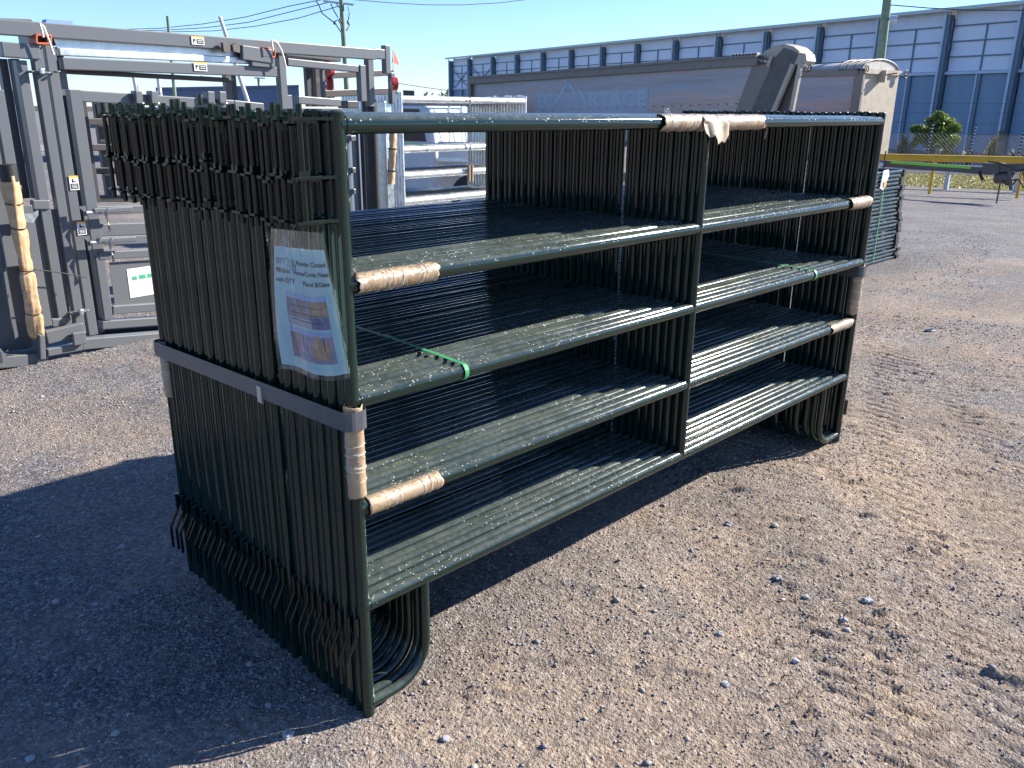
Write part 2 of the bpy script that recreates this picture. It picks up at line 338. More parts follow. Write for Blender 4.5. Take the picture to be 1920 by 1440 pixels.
# ================================================================ GROUND
def ground():
    # fine grid near the stack, growing cells outward
    def axis(lo, hi, step, far):
        a = list(np.arange(lo, hi+1e-6, step)); s = step
        while a[-1] < far: s *= 1.18; a.append(a[-1]+s)
        s = step
        while a[0] > -far: s *= 1.18; a.insert(0, a[0]-s)
        return np.array(a)
    xs = axis(-1.7, 4.9, .011, 900); ys = axis(-1.5, 3.4, .011, 900)
    X, Y = np.meshgrid(xs, ys, indexing='ij'); Z = gz(X, Y).copy()
    near = 1-sstep(6, 10, np.hypot(X-1, Y-1))
    def fbm(X, Y, sc, seed):
        r = np.random.default_rng(seed); G = r.random((64, 64)); u = X*sc; v = Y*sc
        i = np.floor(u).astype(int); j = np.floor(v).astype(int); fu = u-i; fv = v-j; fu = fu*fu*(3-2*fu); fv = fv*fv*(3-2*fv)
        g = lambda a, b_: G[a % 64, b_ % 64]
        return (g(i, j)*(1-fu)+g(i+1, j)*fu)*(1-fv) + (g(i, j+1)*(1-fu)+g(i+1, j+1)*fu)*fv - .5
    h = .012*fbm(X, Y, 1.3, 1)+.010*fbm(X+9, Y, 3.7, 2)+.008*fbm(X, Y+5, 9., 3)+.004*fbm(X, Y, 21., 4)+.0045*fbm(X+3, Y+3, 37., 5)*(fbm(X, Y, 1.7, 12)+.6)+.004*fbm(X+1, Y+3, 60., 6)
    # tyre tread: curved bands of short cleats across the open ground in front
    def tread(cx, cy, ang, wid, pitch, amp, curve, skew=.6):
        a = radians(ang); dx, dy = X-cx, Y-cy
        s = dx*cos(a)+dy*sin(a); q = -dx*sin(a)+dy*cos(a) - curve*s*s
        band = sstep(wid/2+.03, wid/2-.03, np.abs(q))*sstep(.02, .05, np.abs(q))
        ph = (s+np.sign(q)*q*skew)/pitch; w_ = np.abs((ph % 1)-.5)*2
        return -amp*band*sstep(.72, .92, w_)*(.15+1.1*np.clip(fbm(X, Y, 2.3, 8)+.5, 0, 1))
    h += tread(1.2, -.75, 38, .42, .085, .009, .05) + tread(2.6, -.95, 30, .40, .09, .010, .03) + tread(3.3, .05, 24, .42, .085, .012, -.04) + tread(.55, -1.25, 44, .3, .08, .012, .02)
    # a few scuffed ridges
    for k in range(430):
        cx, cy = rng.uniform(.1, 4.8), rng.uniform(-1.45, .6)
        if cy > .05 and cx < 3.0: continue
        a = radians(rng.normal(-52, 9)); l_ = rng.uniform(.03, .12)
        I = (xs > cx-.3) & (xs < cx+.3); J = (ys > cy-.3) & (ys < cy+.3); sub = np.ix_(I, J); XX, YY = X[sub]-cx, Y[sub]-cy
        s = XX*cos(a)+YY*sin(a); q = -XX*sin(a)+YY*cos(a) + 1.2*s*s*rng.uniform(-1, 1)
        prof = np.where(q > 0, np.exp(-(q/.030)**2), np.exp(-(q/.009)**2)) - .5*np.exp(-((q+.018)/.010)**2)
        h[sub] += rng.uniform(.003, .0085)*np.exp(-(s/l_)**4)*prof*(.6+.8*(fbm(X[sub], Y[sub], 30., 9)+.5))
    Z += near*h; Z -= near*.004
    nx, ny = X.shape; v = np.stack([X, Y, Z], -1).reshape(-1, 3)
    I = np.arange(nx*ny).reshape(nx, ny); q = np.stack([I[:-1, :-1], I[1:, :-1], I[1:, 1:], I[:-1, 1:]], -1).reshape(-1, 4)
    me = bpy.data.meshes.new('ground'); me.vertices.add(len(v)); me.vertices.foreach_set('co', v.ravel().astype(np.float32))
    me.loops.add(q.size); me.loops.foreach_set('vertex_index', q.ravel().astype(np.int32))
    me.polygons.add(len(q)); me.polygons.foreach_set('loop_start', np.arange(0, q.size, 4, dtype=np.int32)); me.polygons.foreach_set('use_smooth', [True]*len(q))
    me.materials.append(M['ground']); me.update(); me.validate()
    o = link('ground', me); o['kind'] = 'structure'
    def hz(px, py):
        i = np.clip(np.searchsorted(xs, px)-1, 0, nx-2); j = np.clip(np.searchsorted(ys, py)-1, 0, ny-2)
        return Z[i, j]
    return hz
ground_z = ground()

# loose stones: nobody could count them, one object
def gravel():
    base = np.array([(1,0,0),(-1,0,0),(0,1,0),(0,-1,0),(0,0,1),(0,0,-1)], float)
    tri = np.array([(0,2,4),(2,1,4),(1,3,4),(3,0,4),(2,0,5),(1,2,5),(3,1,5),(0,3,5)])
    n1, n2 = 135000, 26000
    th = rng.uniform(radians(-2), radians(92), n1); r = 1.0+6.5*rng.random(n1)**1.25
    px = CAM.x + r*np.cos(th); py = CAM.y + r*np.sin(th)
    th2 = rng.uniform(radians(15), radians(80), n2); r2 = 6+9*rng.random(n2)
    px = np.concatenate([px, CAM.x+r2*np.cos(th2)]); py = np.concatenate([py, CAM.y+r2*np.sin(th2)])
    n = len(px); rr = np.hypot(px-CAM.x, py-CAM.y)
    size = .0017+.0040*rng.random(n)**3.2 + .0006*np.clip(rr-2, 0, 8)
    bigs = rng.random(n) < .006; size[bigs] *= rng.uniform(2., 3.4, bigs.sum())
    size = np.minimum(size, .0125); clump = np.sin(px*2.1+1.3*np.sin(py*1.7))*np.cos(py*2.6+px)
    keep = rng.random(n) < .50+.5*clump
    px, py, size, n = px[keep], py[keep], size[keep], keep.sum()
    z = np.where(np.hypot(px-1, py-1) < 9, ground_z(px, py), gz(px, py))
    V = base[None]*(1+.35*(rng.random((n, 6, 1))-.5))*np.stack([1+.5*rng.random(n), .8+.4*rng.random(n), .45+.35*rng.random(n)], -1)[:, None, :]
    V = V + .25*(rng.random((n, 6, 3))-.5)
    a = rng.uniform(0, 2*pi, n); ca, sa = np.cos(a), np.sin(a)
    Vx = V[:, :, 0]*ca[:, None]-V[:, :, 1]*sa[:, None]; Vy = V[:, :, 0]*sa[:, None]+V[:, :, 1]*ca[:, None]
    P = np.stack([Vx, Vy, V[:, :, 2]], -1)*size[:, None, None] + np.stack([px, py, z+size*.25], -1)[:, None, :]
    F = (tri[None]+6*np.arange(n)[:, None, None]).reshape(-1)
    me = bpy.data.meshes.new('gravel'); me.vertices.add(n*6); me.vertices.foreach_set('co', P.ravel().astype(np.float32))
    me.loops.add(len(F)); me.loops.foreach_set('vertex_index', F.astype(np.int32)); me.polygons.add(n*8)
    me.polygons.foreach_set('loop_start', np.arange(0, len(F), 3, dtype=np.int32)); me.materials.append(M['pebble'])
    at_ = me.attributes.new('tone', 'FLOAT', 'POINT'); at_.data.foreach_set('value', np.repeat(np.clip(rng.normal(.42, .2, n), 0, 1), 6).astype(np.float32))
    me.update(); me.validate(); o = link('gravel', me); tag(o, 'loose grey stone chip scattered over the yard', 'gravel'); o['kind'] = 'stuff'
gravel()

# a handful of stones large enough to single out
def rock(px, py, r, name='stone'):
    bm = bmesh.new(); bmesh.ops.create_icosphere(bm, subdivisions=2, radius=1)
    rs = np.random.default_rng(int(px*7+py)); ax = Vector(rs.normal(size=3)); k = rs.uniform(2, 4)
    for v in bm.verts: v.co *= 1+.22*sin(k*v.co.dot(ax))+.10*rs.uniform(-1, 1); v.co.z *= .55; v.co *= r
    me = bpy.data.meshes.new(name); bm.to_mesh(me); bm.free(); me.materials.append(M['stonebig'])
    p = floor_at(px, py); o = link(name, me); o.location = (p.x, p.y, float(ground_z(p.x, p.y))+r*.22); o.rotation_euler.z = px
    return o
def floor_at(px, py):
    d = ray(px, py); return CAM - d*(CAM.z/d.z)
M['stonebig'] = plain('grey_stone', (.30, .30, .31), .85, 0, .25, 60.)
for px, py, r, lb in ((540, 1378, .016, 'pale wedge of stone on the shadow edge left of the front post'), (503, 1322, .010, 'small bluish round stone in the shade near the front post'),
        (106, 1128, .011, 'flat bluish stone in the left shadow, left of a pair'), (180, 1131, .010, 'pointed bluish stone in the left shadow, right of a pair'),
        (217, 1374, .011, 'rounded stone low in the left shadow'), (54, 1418, .013, 'stone at the lower left corner in shade'), (228, 1022, .014, 'flat stone in the shade west of the hooks'),
        (1366, 981, .016, 'grey lump of stone on sunlit dirt by the stack shadow'), (1454, 984, .013, 'pale stone east of the grey lump in sunlit dirt'), (1307, 989, .010, 'small white chip of stone on sunlit dirt'),
        (1626, 1129, .018, 'long tan stone beside a tyre mark'), (1512, 1120, .012, 'dark stone in a tyre mark at lower right'), (1582, 1163, .013, 'dark angular stone, upper of two, lower right'),
        (1590, 1180, .012, 'dark angular stone, lower of two, lower right'), (1350, 1188, .012, 'dark stone on sunlit dirt, lower middle right'), (1458, 1085, .016, 'pale double stone in the middle of the open ground'),
        (1744, 620, .035, 'dark clod on the ground beyond the right end of the stack'), (1493, 1240, .012, 'whitish stone among dirt at lower right'), (835, 1385, .012, 'grey stone on sunlit gravel right of the front foot loop'),
        (1360, 1283, .013, 'bluish stone in dirt near the bottom edge')):
    tag(rock(px, py, r), lb, 'stone')

# ================================================================ THE STRAPPED STACK OF YARD PANELS
LEN = 2.9; H = 1.553; RAILZ = (H, 1.199, .914, .625, .342); CX = 1.462
PW, PD = .0182, .0170                                              # post half widths across x and y
def arc(cx, cz, r, a0, a1, n=7): return [(cx+r*cos(a0+(a1-a0)*k/n), 0, cz+r*sin(a0+(a1-a0)*k/n)) for k in range(n+1)]
def capped_post(x, z0, z1, PD=PD):
    mb = MB(); mb.tube([(x, 0, z0), (x, 0, z1-.004)], PD, 16, PW, up=(1, 0, 0), cap=False).tube([(x, 0, z1-.004), (x, 0, z1)], PD, 16, PW, up=(1, 0, 0), radii=[1, .86], smooth=False); return mb
me_postl = capped_post(0, 0, 1.583, .0152).mesh('post', M['green'])
me_postr = capped_post(LEN, 0, 1.592).mesh('post', M['green'])
me_mid = MB().tube([(CX, 0, .345), (CX, 0, H)], .0174, 14, .0158, up=(1, 0, 0)).mesh('centre_post', M['green'])
me_rail = MB().tube([(.002, 0, 0), (LEN-.002, 0, 0)], .0163, 18, .0205, up=(0, 0, 1)).mesh('rail', M['green'])
def foot(x0, sgn, gap):
    leg = x0+sgn*gap; r = .115
    pts = [(leg, 0, .335), (leg, 0, .29), (leg, 0, .2), (leg, 0, .155)]
    a0, a1 = (0, -pi/2) if sgn > 0 else (pi, 3*pi/2)
    pts += arc(leg-sgn*r, .034+r, r, a0, a1, 9)[1:] + [(x0+sgn*.05, 0, .034), (x0+sgn*.012, 0, .036)]
    return MB().tube(pts, .0150, 14, .0155, up=(0, 1, 0))
me_footl = foot(0, 1, .208).mesh('foot_loop', M['green'])
me_footr = foot(LEN, -1, .235).mesh('foot_loop', M['green'])
AX = -.093
def lug_mesh(z):
    return MB().box(((AX-.012-.016)/2, 0, z), (abs(AX)-.002, .023, .006)).tube([(AX-.008, .008, z), (-.014, .008, z)], .003, 6).mesh('lug', M['greenrod'])
me_lugs = [lug_mesh(z) for z in (1.566, 1.4434, 1.3487)]
me_pin = MB().tube([(AX, 0, 1.322), (AX, 0, 1.56)], .0062, 12).tube([(AX+.016, .004, 1.355), (AX+.016, .004, 1.56)], .0042, 8).box((AX+.004, 0, 1.452), (.020, .012, .012)).mesh('hinge_pin', M['greenrod'])
me_cap = MB().tube([(AX, 0, 1.569), (AX, 0, 1.595)], .0066, 12).mesh('pin_barrel', M['green'])
me_holder = MB().tube([(-.026, 0, .262), (-.026, 0, .312)], .0075, 8).box((-.022, 0, .285), (.014, .006, .03)).mesh('hook_sleeve', M['greenrod'])
me_hook = MB().tube([(-.028, 0, .300), (-.028, 0, .258), (-.0285, 0, .255), (-.0595, 0, .197), (-.060, 0, .192), (-.060, 0, .118)], .0050, 8, up=(0, 1, 0)).mesh('drop_hook', M['greenrod'])
me_clamp = MB().tube([(LEN+.055, 0, .128), (LEN+.055, 0, .205)], .012, 12).box((LEN+.03, 0, .167), (.04, .008, .05)).mesh('socket_clamp', M['greenrod'])
me_weld = MB().tube([(.016, 0, 0), (.021, 0, 0)], .0178, 14, .0222, up=(0, 0, 1)).mesh('weld', M['green'])

ORD = ['frontmost', 'second', 'third', 'fourth', 'fifth', 'sixth', 'seventh', 'eighth', 'ninth', 'tenth']
YS = [i*.0343 for i in range(10)] + [.0343*10 + .020 + j*.0350 for j in range(21)]
NP = len(YS)
for i, y in enumerate(YS):
    if i == 0: lb = 'dark green five-rail yard panel at the very front of the upright strapped stack'
    elif i < 10: lb = 'dark green yard panel, %s from the front, in the front bundle ahead of the gap' % ORD[i]
    else:
        k = i-10; words = ['first', 'second', 'third', 'fourth', 'fifth', 'sixth', 'seventh', 'eighth', 'ninth', 'tenth', 'eleventh', 'twelfth', 'thirteenth', 'fourteenth', 'fifteenth', 'sixteenth', 'seventeenth', 'eighteenth', 'nineteenth', 'twentieth']
        lb = 'dark green yard panel, rearmost of the upright strapped stack' if k == 20 else 'dark green upright yard panel, %s behind the gap in the strapped stack' % words[k]
    dx = 0 if i == 0 else rng.uniform(-.0015, .0015) + (.0025 if i % 2 else -.0025)
    dz = 0 if i == 0 else rng.uniform(-.003, .003)
    p = thing('yard_panel', lb, 'fence panel', (dx, y, dz), 'green yard panels strapped upright')
    if i > 9: p.rotation_euler.z = -.0055
    link('post', me_postl, p); link('post', me_postr, p); link('centre_post', me_mid, p)
    for z in RAILZ: link('rail', me_rail, p, (0, 0, z))
    link('foot_loop', me_footl, p, (rng.uniform(-.006, .006), 0, 0)); link('foot_loop', me_footr, p, (rng.uniform(-.01, .01) - .03*(i % 3 == 0 and i > 0), 0, 0))
    pz = 0 if i == 0 else rng.uniform(-.005, .003) - (.010 if i in (1, 4, 5, 13, 14, 24) else 0); pxx = rng.uniform(-.005, .003) if i else 0
    pz += {12: .022, 17: .012, 16: .008}.get(i, 0)
    for me in me_lugs: link('lug', me, p, (pxx, 0, pz*.8))
    link('hinge_pin', me_pin, p, (pxx, 0, pz)); link('pin_barrel', me_cap, p, (pxx, 0, pz))
    hz_ = rng.uniform(-.003, .003); hx = rng.uniform(-.0015, .0015)
    link('hook_sleeve', me_holder, p, (hx, 0, hz_)); link('drop_hook', me_hook, p, (hx, 0, hz_))
    if i in (0, 2): link('socket_clamp', me_clamp, p)
    if i == 0:
        for z in RAILZ: link('weld', me_weld, p, (0, 0, z))

# --- steel straps round each end of the stack
def strap_loop(x0, x1, y0, y1, zf, zb, wd=.048, th=.0016, seal_at=None):
    mb = MB(); r = .02; pts = []
    def corner(cx, cy, a0):
        for k in range(5): a = a0 + pi/2*k/4; pts.append((cx+r*cos(a), cy+r*sin(a)))
    corner(x1-r, y1-r, 0); corner(x0+r, y1-r, pi/2); corner(x0+r, y0+r, pi); corner(x1-r, y0+r, 3*pi/2)
    n = len(pts); v = []
    for (x, y) in pts:
        k = (y-y0)/(y1-y0); z = zf+(zb-zf)*k - .012*sin(pi*min(max(k, 0), 1))
        cx, cy = (x0+x1)/2, min(max(y, y0+r), y1-r); d = Vector((x-cx, y-cy, 0)).normalized()*th
        v += [(x, y, z-wd/2), (x, y, z+wd/2), (x+d.x, y+d.y, z+wd/2), (x+d.x, y+d.y, z-wd/2)]
    f = []
    for i in range(n):
        a, b = i*4, ((i+1) % n)*4
        for k in range(4): f.append((a+k, b+k, b+(k+1) % 4, a+(k+1) % 4))
    return mb.add(v, f)
st = thing('steel_strap', 'wide dark steel strap round the left posts of the green stack, with a silver seal', 'strap', (0, 0, .87), 'steel straps round the stack')
strap_loop(-.034, .026, -.030, YS[-1]+.032, .003, -.038).build('band', 'strap', st)
k = .385/1.08; MB().box((-.0385, .385, -.010-.014), (.005, .020, .047)).box((-.0385, .373, -.010-.014), (.006, .003, .050)).build('seal', 'zinc', st)
st = thing('steel_strap', 'dark steel strap round the right posts of the green stack below the third rail', 'strap', (LEN, 0, .87), 'steel straps round the stack')
strap_loop(-.030, .032, -.026, YS[-1]+.03, 0.0, -.02).build('band', 'strap', st)
# --- green plastic straps over the third rails
def green_strap(x, lb, back, z=.914, wd=.014, zlift=.0):
    t = thing('plastic_strap', lb, 'strap', (x, 0, z), 'green plastic straps round the third rails')
    r = .0235; pts = [(0, back, .021), (0, back*.75, .0235), (0, back*.5, .026+zlift), (0, back*.25, .026+zlift), (0, .03, .0235)]
    pts += [(0, -r*sin(a)*.86, r*cos(a)) for a in np.linspace(0.1, pi, 9)]
    pts += [(0, .05, -.024), (0, back*.5, -.024), (0, back, -.022)]
    v, f = [], []
    for i, q in enumerate(pts):
        q = Vector(q); nx = Vector(pts[min(i+1, len(pts)-1)])-Vector(pts[max(i-1, 0)]); nn = Vector((1, 0, 0)).cross(nx).normalized()*.0005
        v += [q+Vector((-wd/2, 0, 0))-nn, q+Vector((wd/2, 0, 0))-nn, q+Vector((wd/2, 0, 0))+nn, q+Vector((-wd/2, 0, 0))+nn]
    for i in range(len(pts)-1):
        for k in range(4): f.append((4*i+k, 4*i+4+k, 4*i+4+(k+1) % 4, 4*i+(k+1) % 4))
    MB().add(v, f).build('band', 'gstrap', t); return t
t = green_strap(.357, 'green plastic strap over the third rail at the left end of the stack', 1.07, zlift=.006)
MB().box((0, .335, .031), (.018, .03, .006)).build('seal', 'gstrap', t)
t = green_strap(2.40, 'green plastic strap over the third rail near the right end of the stack', 1.07, zlift=.004)

# --- cardboard sleeves
def sleeve(a, b, r, lb, seed, rag=.012, squash=1., torn=None, wrapm='wrap', n=26, seg=46):
    """a wrinkled sleeve of cardboard round a tube from a to b, wound with stretch film"""
    a, b = Vector(a), Vector(b); ax = (b-a); ln = ax.length; ax.normalize()
    u = ax.cross(Vector((0, 0, 1)) if abs(ax.z) < .9 else Vector((0, 1, 0))).normalized(); w_ = ax.cross(u)
    t = thing('cardboard_sleeve', lb, 'packaging', a, 'cardboard sleeves on the stack')
    rs = np.random.default_rng(seed); ph = rs.uniform(0, 6.28, 12)
    def sheet(r0, wr, rg):
        v, f = [], []
        for i in range(seg+1):
            for j in range(n):
                th = 2*pi*j/n; s = i/seg
                e = rg*(.6*sin(3*th+ph[0])+.4*sin(5*th+ph[1])+.3*sin(9*th+ph[9])); s0 = -e if i == 0 else 0
                pos = s*ln + (e if i == seg else (-e if i == 0 else 0))
                rr = r0 + wr*(sin(2*th+ph[2]+9*s)+.7*sin(11*s+ph[3]+th)+.6*sin(31*s+ph[4]-2*th)+.5*sin(67*s+ph[5]+3*th)) + wr*.7*rs.uniform(-1, 1)
                q = ax*pos + u*(cos(th)*rr) + w_*(sin(th)*rr*squash)
                v.append(q)
        for i in range(seg):
            for j in range(n): f.append((i*n+j, i*n+(j+1) % n, (i+1)*n+(j+1) % n, (i+1)*n+j))
        return v, f
    v, f = sheet(r-.001, .0003, rag); mb = MB().add(v, f, True); o = mb.build('cardboard_tube', 'card', t)
    sm = o.modifiers.new('thickness', 'SOLIDIFY'); sm.thickness = .0012; sm.offset = 1
    v, f = sheet(r+.0008, .0005, rag*.8); MB().add(v, f, True).build('film_wrap', wrapm, t)
    for k in range(9):                                         # bunched strands of film
        cb = MB()
        s = rs.uniform(.1, .95); p0 = rs.uniform(0, 6.28); sk = rs.uniform(-.02, .02)
        cb.tube([ax*(s*ln+sk*q/8)+u*(cos(p0+q*.55)*(r+.0022))+w_*(sin(p0+q*.55)*(r+.0022)*squash) for q in range(9)], .0006, 4)
        cb.build('film_strand', 'cord', t)
    return t
sleeve((.022, 0, 1.199), (.262, 0, 1.199), .0245, 'torn brown cardboard sleeve on the second rail beside the front left post', 1, .008)
sleeve((.024, 0, .625), (.262, 0, .625), .0245, 'tidy brown cardboard sleeve on the fourth rail beside the front left post', 2, .003)
sleeve((0, -.001, .665), (0, -.001, .905), .0235, 'film-wrapped cardboard sleeve on the front left post under the steel strap', 3, .004)
t = sleeve((1.19, 0, H), (1.50, 0, H), .0262, 'crumpled cardboard sleeve on the top rail, left half over the centre post', 4, .012)
sleeve((1.50, 0, H), (1.815, 0, H), .0258, 'crumpled cardboard sleeve on the top rail, right of the centre post', 5, .012)
sleeve((2.665, 0, 1.199), (2.872, 0, 1.199), .0258, 'wrinkled cardboard sleeve on the second rail at the front right post', 6, .01)
sleeve((2.64, 0, .625), (2.855, 0, .625), .0225, 'smooth cardboard sleeve on the fourth rail at the front right post', 7, .01, wrapm='film')
sleeve((2.9, .004, .66), (2.9, .004, .90), .0245, 'narrow cardboard sleeve on the front right post below the strap', 8, .004)
sleeve((0, YS[-1]+.001, .665), (0, YS[-1]+.001, .855), .0245, 'flat cardboard sleeve on the rearmost left post under the strap', 9, .003)
# torn paper flap hanging over the centre joint
def flap():
    bm = bmesh.new(); n = 15; g = []
    for i in range(n):
        row = []
        for j in range(n):
            s, q = i/(n-1), j/(n-1); x = 1.405+.135*s; edge = .012*sin(9*s)+.010*sin(23*s+1)
            zz = 1.578-.085*q*(.75+.25*sin(2.2*s+.2))+edge*q*.8; yy = -.030-.018*q+.008*sin(5*s+3*q)+.005*sin(13*s)
            if q < .3: yy = -.030+.03*(1-q/.3)**2
            row.append(bm.verts.new((x-1.45+.012*q*(1 if s > .5 else -1), yy, zz-1.5)))
        g.append(row)
    for i in range(n-1):
        for j in range(n-1):
            f = bm.faces.new((g[i][j], g[i+1][j], g[i+1][j+1], g[i][j+1])); f.smooth = True
    me = bpy.data.meshes.new('paper_flap'); bm.to_mesh(me); bm.free(); me.materials.append(M['kraft'])
    o = link('paper_flap', me, None, (1.45, 0, 1.5)); m = o.modifiers.new('th', 'SOLIDIFY'); m.thickness = .0015
    tag(o, 'torn pale cardboard flap hanging off the top rail at the centre post', 'packaging')
M['kraft'] = plain('pale_kraft_paper', (.38, .29, .20), .7, 0, .08, 30.)
flap()
def shred(p0, pts, r, mat, lb):
    mb = MB(); mb.tube([Vector(q) for q in pts], r, 5, r*.35); o = mb.build('film_shred', mat, None, p0); tag(o, lb, 'packaging')
shred((1.19, -.02, 1.575), [(0, 0, 0), (.004, -.002, .012), (.016, .004, .020), (.03, .01, .016), (.045, .012, .004)], .006, 'wrap', 'curl of clear stretch film standing on the top rail by the cardboard sleeve')
shred((1.81, -.028, 1.55), [(0, 0, 0), (.006, -.004, -.02), (.004, -.004, -.04), (.0, -.002, -.055)], .004, 'kraft', 'loose strip of torn paper hanging from the right end of the top cardboard sleeve')
shred((1.452, -.02, 1.47), [(0, 0, 0), (.003, -.002, -.03), (-.001, 0, -.055)], .003, 'kraft', 'thin torn strip of paper hanging on the centre post')

# --- document sleeve hung on the hinge pins
def doc():
    X = -.110
    t = thing('document_sleeve', 'clear plastic sleeve with a light blue sheet of print, hanging from the hinge pins', 'sign', (X, .06, 1.33))
    # corners on the plane x = X: (y, z); y falls toward the camera side
    PLx = Plane((X, 0), 90)
    def Q(px, py): s, z = PLx.sz(px, py); return Vector((0, s-.06, z-1.33))
    TL, TR, BL, BR = Q(512, 428), Q(612, 436), Q(529, 690), Q(637, 713)
    def surf(u, v, off=0.):
        p = (TL*(1-u)+TR*u)*(1-v) + (BL*(1-u)+BR*u)*v
        bend = .010*sin(2.2*u+2.6*v) + .004*sin(9*u+3*v)*v - .014*u*u*v; dip = -.010*sin(pi*u)*v + .006*sin(2*pi*u)*v
        return p + Vector((-bend-off, 0, dip))
    def grid(u0, u1, v0, v1, off, n, m, wr=0.):
        mb = MB(); v = []
        for i in range(n+1):
            for j in range(m+1):
                uu, vv = u0+(u1-u0)*i/n, v0+(v1-v0)*j/m
                cr = wr*(sin(14*uu+9*vv)+.7*sin(31*uu-17*vv+2)+.6*abs(sin(19*uu+3-8*vv)))*(1.5-vv)
                v.append(surf(uu, vv, off+cr))
        f = [(i*(m+1)+j, (i+1)*(m+1)+j, (i+1)*(m+1)+j+1, i*(m+1)+j+1) for i in range(n) for j in range(m)]
        return mb.add(v, f, True)
    grid(.0, 1, 0, 1, .0035, 40, 60, .0012).build('front_film', 'film', t)
    grid(.0, 1, 0, 1, -.003, 24, 30, .0006).build('back_film', 'film', t)
    sh = grid(.035, .965, .115, .965, 0, 20, 28).build('printed_sheet', 'paper', t)
    def quad(u0, u1, v0, v1, mat, name, off=.0006): grid(u0, u1, v0, v1, off, 12, 12).build(name, mat, sh)
    quad(.24, .86, .42, .645, 'photo1', 'photo_print'); quad(.24, .86, .665, .885, 'photo2', 'photo_print')
    quad(.24, .86, .42, .455, 'skyprint', 'sky_print', .0009); quad(.24, .62, .585, .645, 'greyprint', 'road_print', .0008); quad(.62, .86, .46, .56, 'mudprint', 'ground_print', .0008)
    quad(.24, .86, .665, .70, 'skyprint', 'sky_print', .0009); quad(.24, .34, .70, .885, 'mauveprint', 'shed_print', .0008); quad(.56, .80, .745, .86, 'mudprint', 'gravel_heap_print', .0009); quad(.62, .70, .69, .745, 'mudprint', 'gravel_heap_print', .0009)
    for u_ in (.38, .44, .50, .74): quad(u_, u_+.008, .70, .80, 'ink', 'fence_post_print', .0010)
    quad(.30, .80, .50, .505, 'ink', 'fence_rail_print', .0009); quad(.30, .80, .55, .555, 'ink', 'fence_rail_print', .0009); quad(.30, .80, .60, .605, 'ink', 'fence_rail_print', .0009)
    # text set on the sheet: size in u
    def line(body, u, v, size, xend=None):
        P0 = surf(u, v, .0012); X1 = surf(u+.3, v, .0012)-P0; Y1 = surf(u, v-.08, .0012)-P0
        c = bpy.data.curves.new('x', 'FONT'); c.body = body; c.size = 1; c.space_character = 1.04; c.offset = .012
        o = bpy.data.objects.new('tmp', c); COL.objects.link(o); me = bpy.data.meshes.new_from_object(o.evaluated_get(bpy.context.evaluated_depsgraph_get())); bpy.data.objects.remove(o)
        W = (TR-TL).length; Hh = (BL-TL).length
        wtot = max(vv.co.x for vv in me.vertices); sx_ = size if xend is None else (xend-u)*W/wtot
        for vv in me.vertices:
            vv.co = surf(u+vv.co.x*sx_/W, v-vv.co.y*size/Hh, .0012)
        me.materials.clear(); me.materials.append(M['ink']); link('lettering', me, sh)
    line('QTY', .08, .225, .0155, .27); line('Powder Coated', .47, .225, .0145, .95)
    line('9ft6in', .08, .29, .0155, .35); line('Horse/Cattle Panel', .41, .29, .0145, .97)
    line('with QTY', .08, .355, .0155, .42); line('Panel &Gate', .56, .355, .0145, .96)
    mb = MB()
    def pen(pts): mb.tube([surf(u, v, .0013) for u, v in pts], .0006, 4)
    pen([(.29, .185), (.33, .20), (.335, .215), (.30, .245), (.345, .24)]); pen([(.345, .20), (.385, .20), (.37, .262)]); pen([(.41, .19), (.405, .265)]); pen([(.43, .20), (.43, .235), (.46, .235)]); pen([(.455, .215), (.455, .265)])
    mb.build('handwriting', 'ink', sh)
doc()

# ================================================================ GREY CATTLE CRUSH ON THE LEFT
MP = Plane((.21, 4.24), 6.3)
crush = thing('cattle_crush', 'dark grey steel cattle crush with sliding gates and latches, left behind the green stack', 'livestock crush', (0, 0, 0))
def mbar(px0, py0, px1, py1, w_=.06, d=.06, off=0, name='frame_rail', mat='grey', parent=crush, o2=None, bv=.006):
    a, za = MP.sz(px0, py0, off); b, zb = MP.sz(px1, py1, off)
    A = MP.w(a, za, off+d/2); B = MP.w(b, zb, off+d/2)
    o = MB().bar(A, B, w_, d, MP.n).build(name, mat, parent); return bevel(o, bv)
def mpost(px, pyt, pyb, w_=.06, d=.06, off=0, name='post', mat='grey', parent=crush, smid=None):
    s0, zt = MP.sz(px, (pyt+pyb)/2, off)
    def zat(py):                                              # height on the vertical line through s0
        lo, hi = -.6, 4.
        for _ in range(40):
            m = (lo+hi)/2; q = MP.w(s0, m, off); v = RM.transposed() @ (q-CAM); y = 720 - FOC*v.y/-v.z
            if y > py: lo = m
            else: hi = m
        return lo
    zt, zb = zat(pyt), zat(pyb)
    A = MP.w(s0, zb, off+d/2); B = MP.w(s0, zt, off+d/2)
    o = MB().bar(A, B, w_, d, MP.n).build(name, mat, parent); return bevel(o)
def mplate(pxs, off, th, name, mat, parent=crush):
    pts = [MP.w(*MP.sz(x, y, off), off) for x, y in pxs]
    return MB().prism(pts, MP.n*th).build(name, mat, parent)
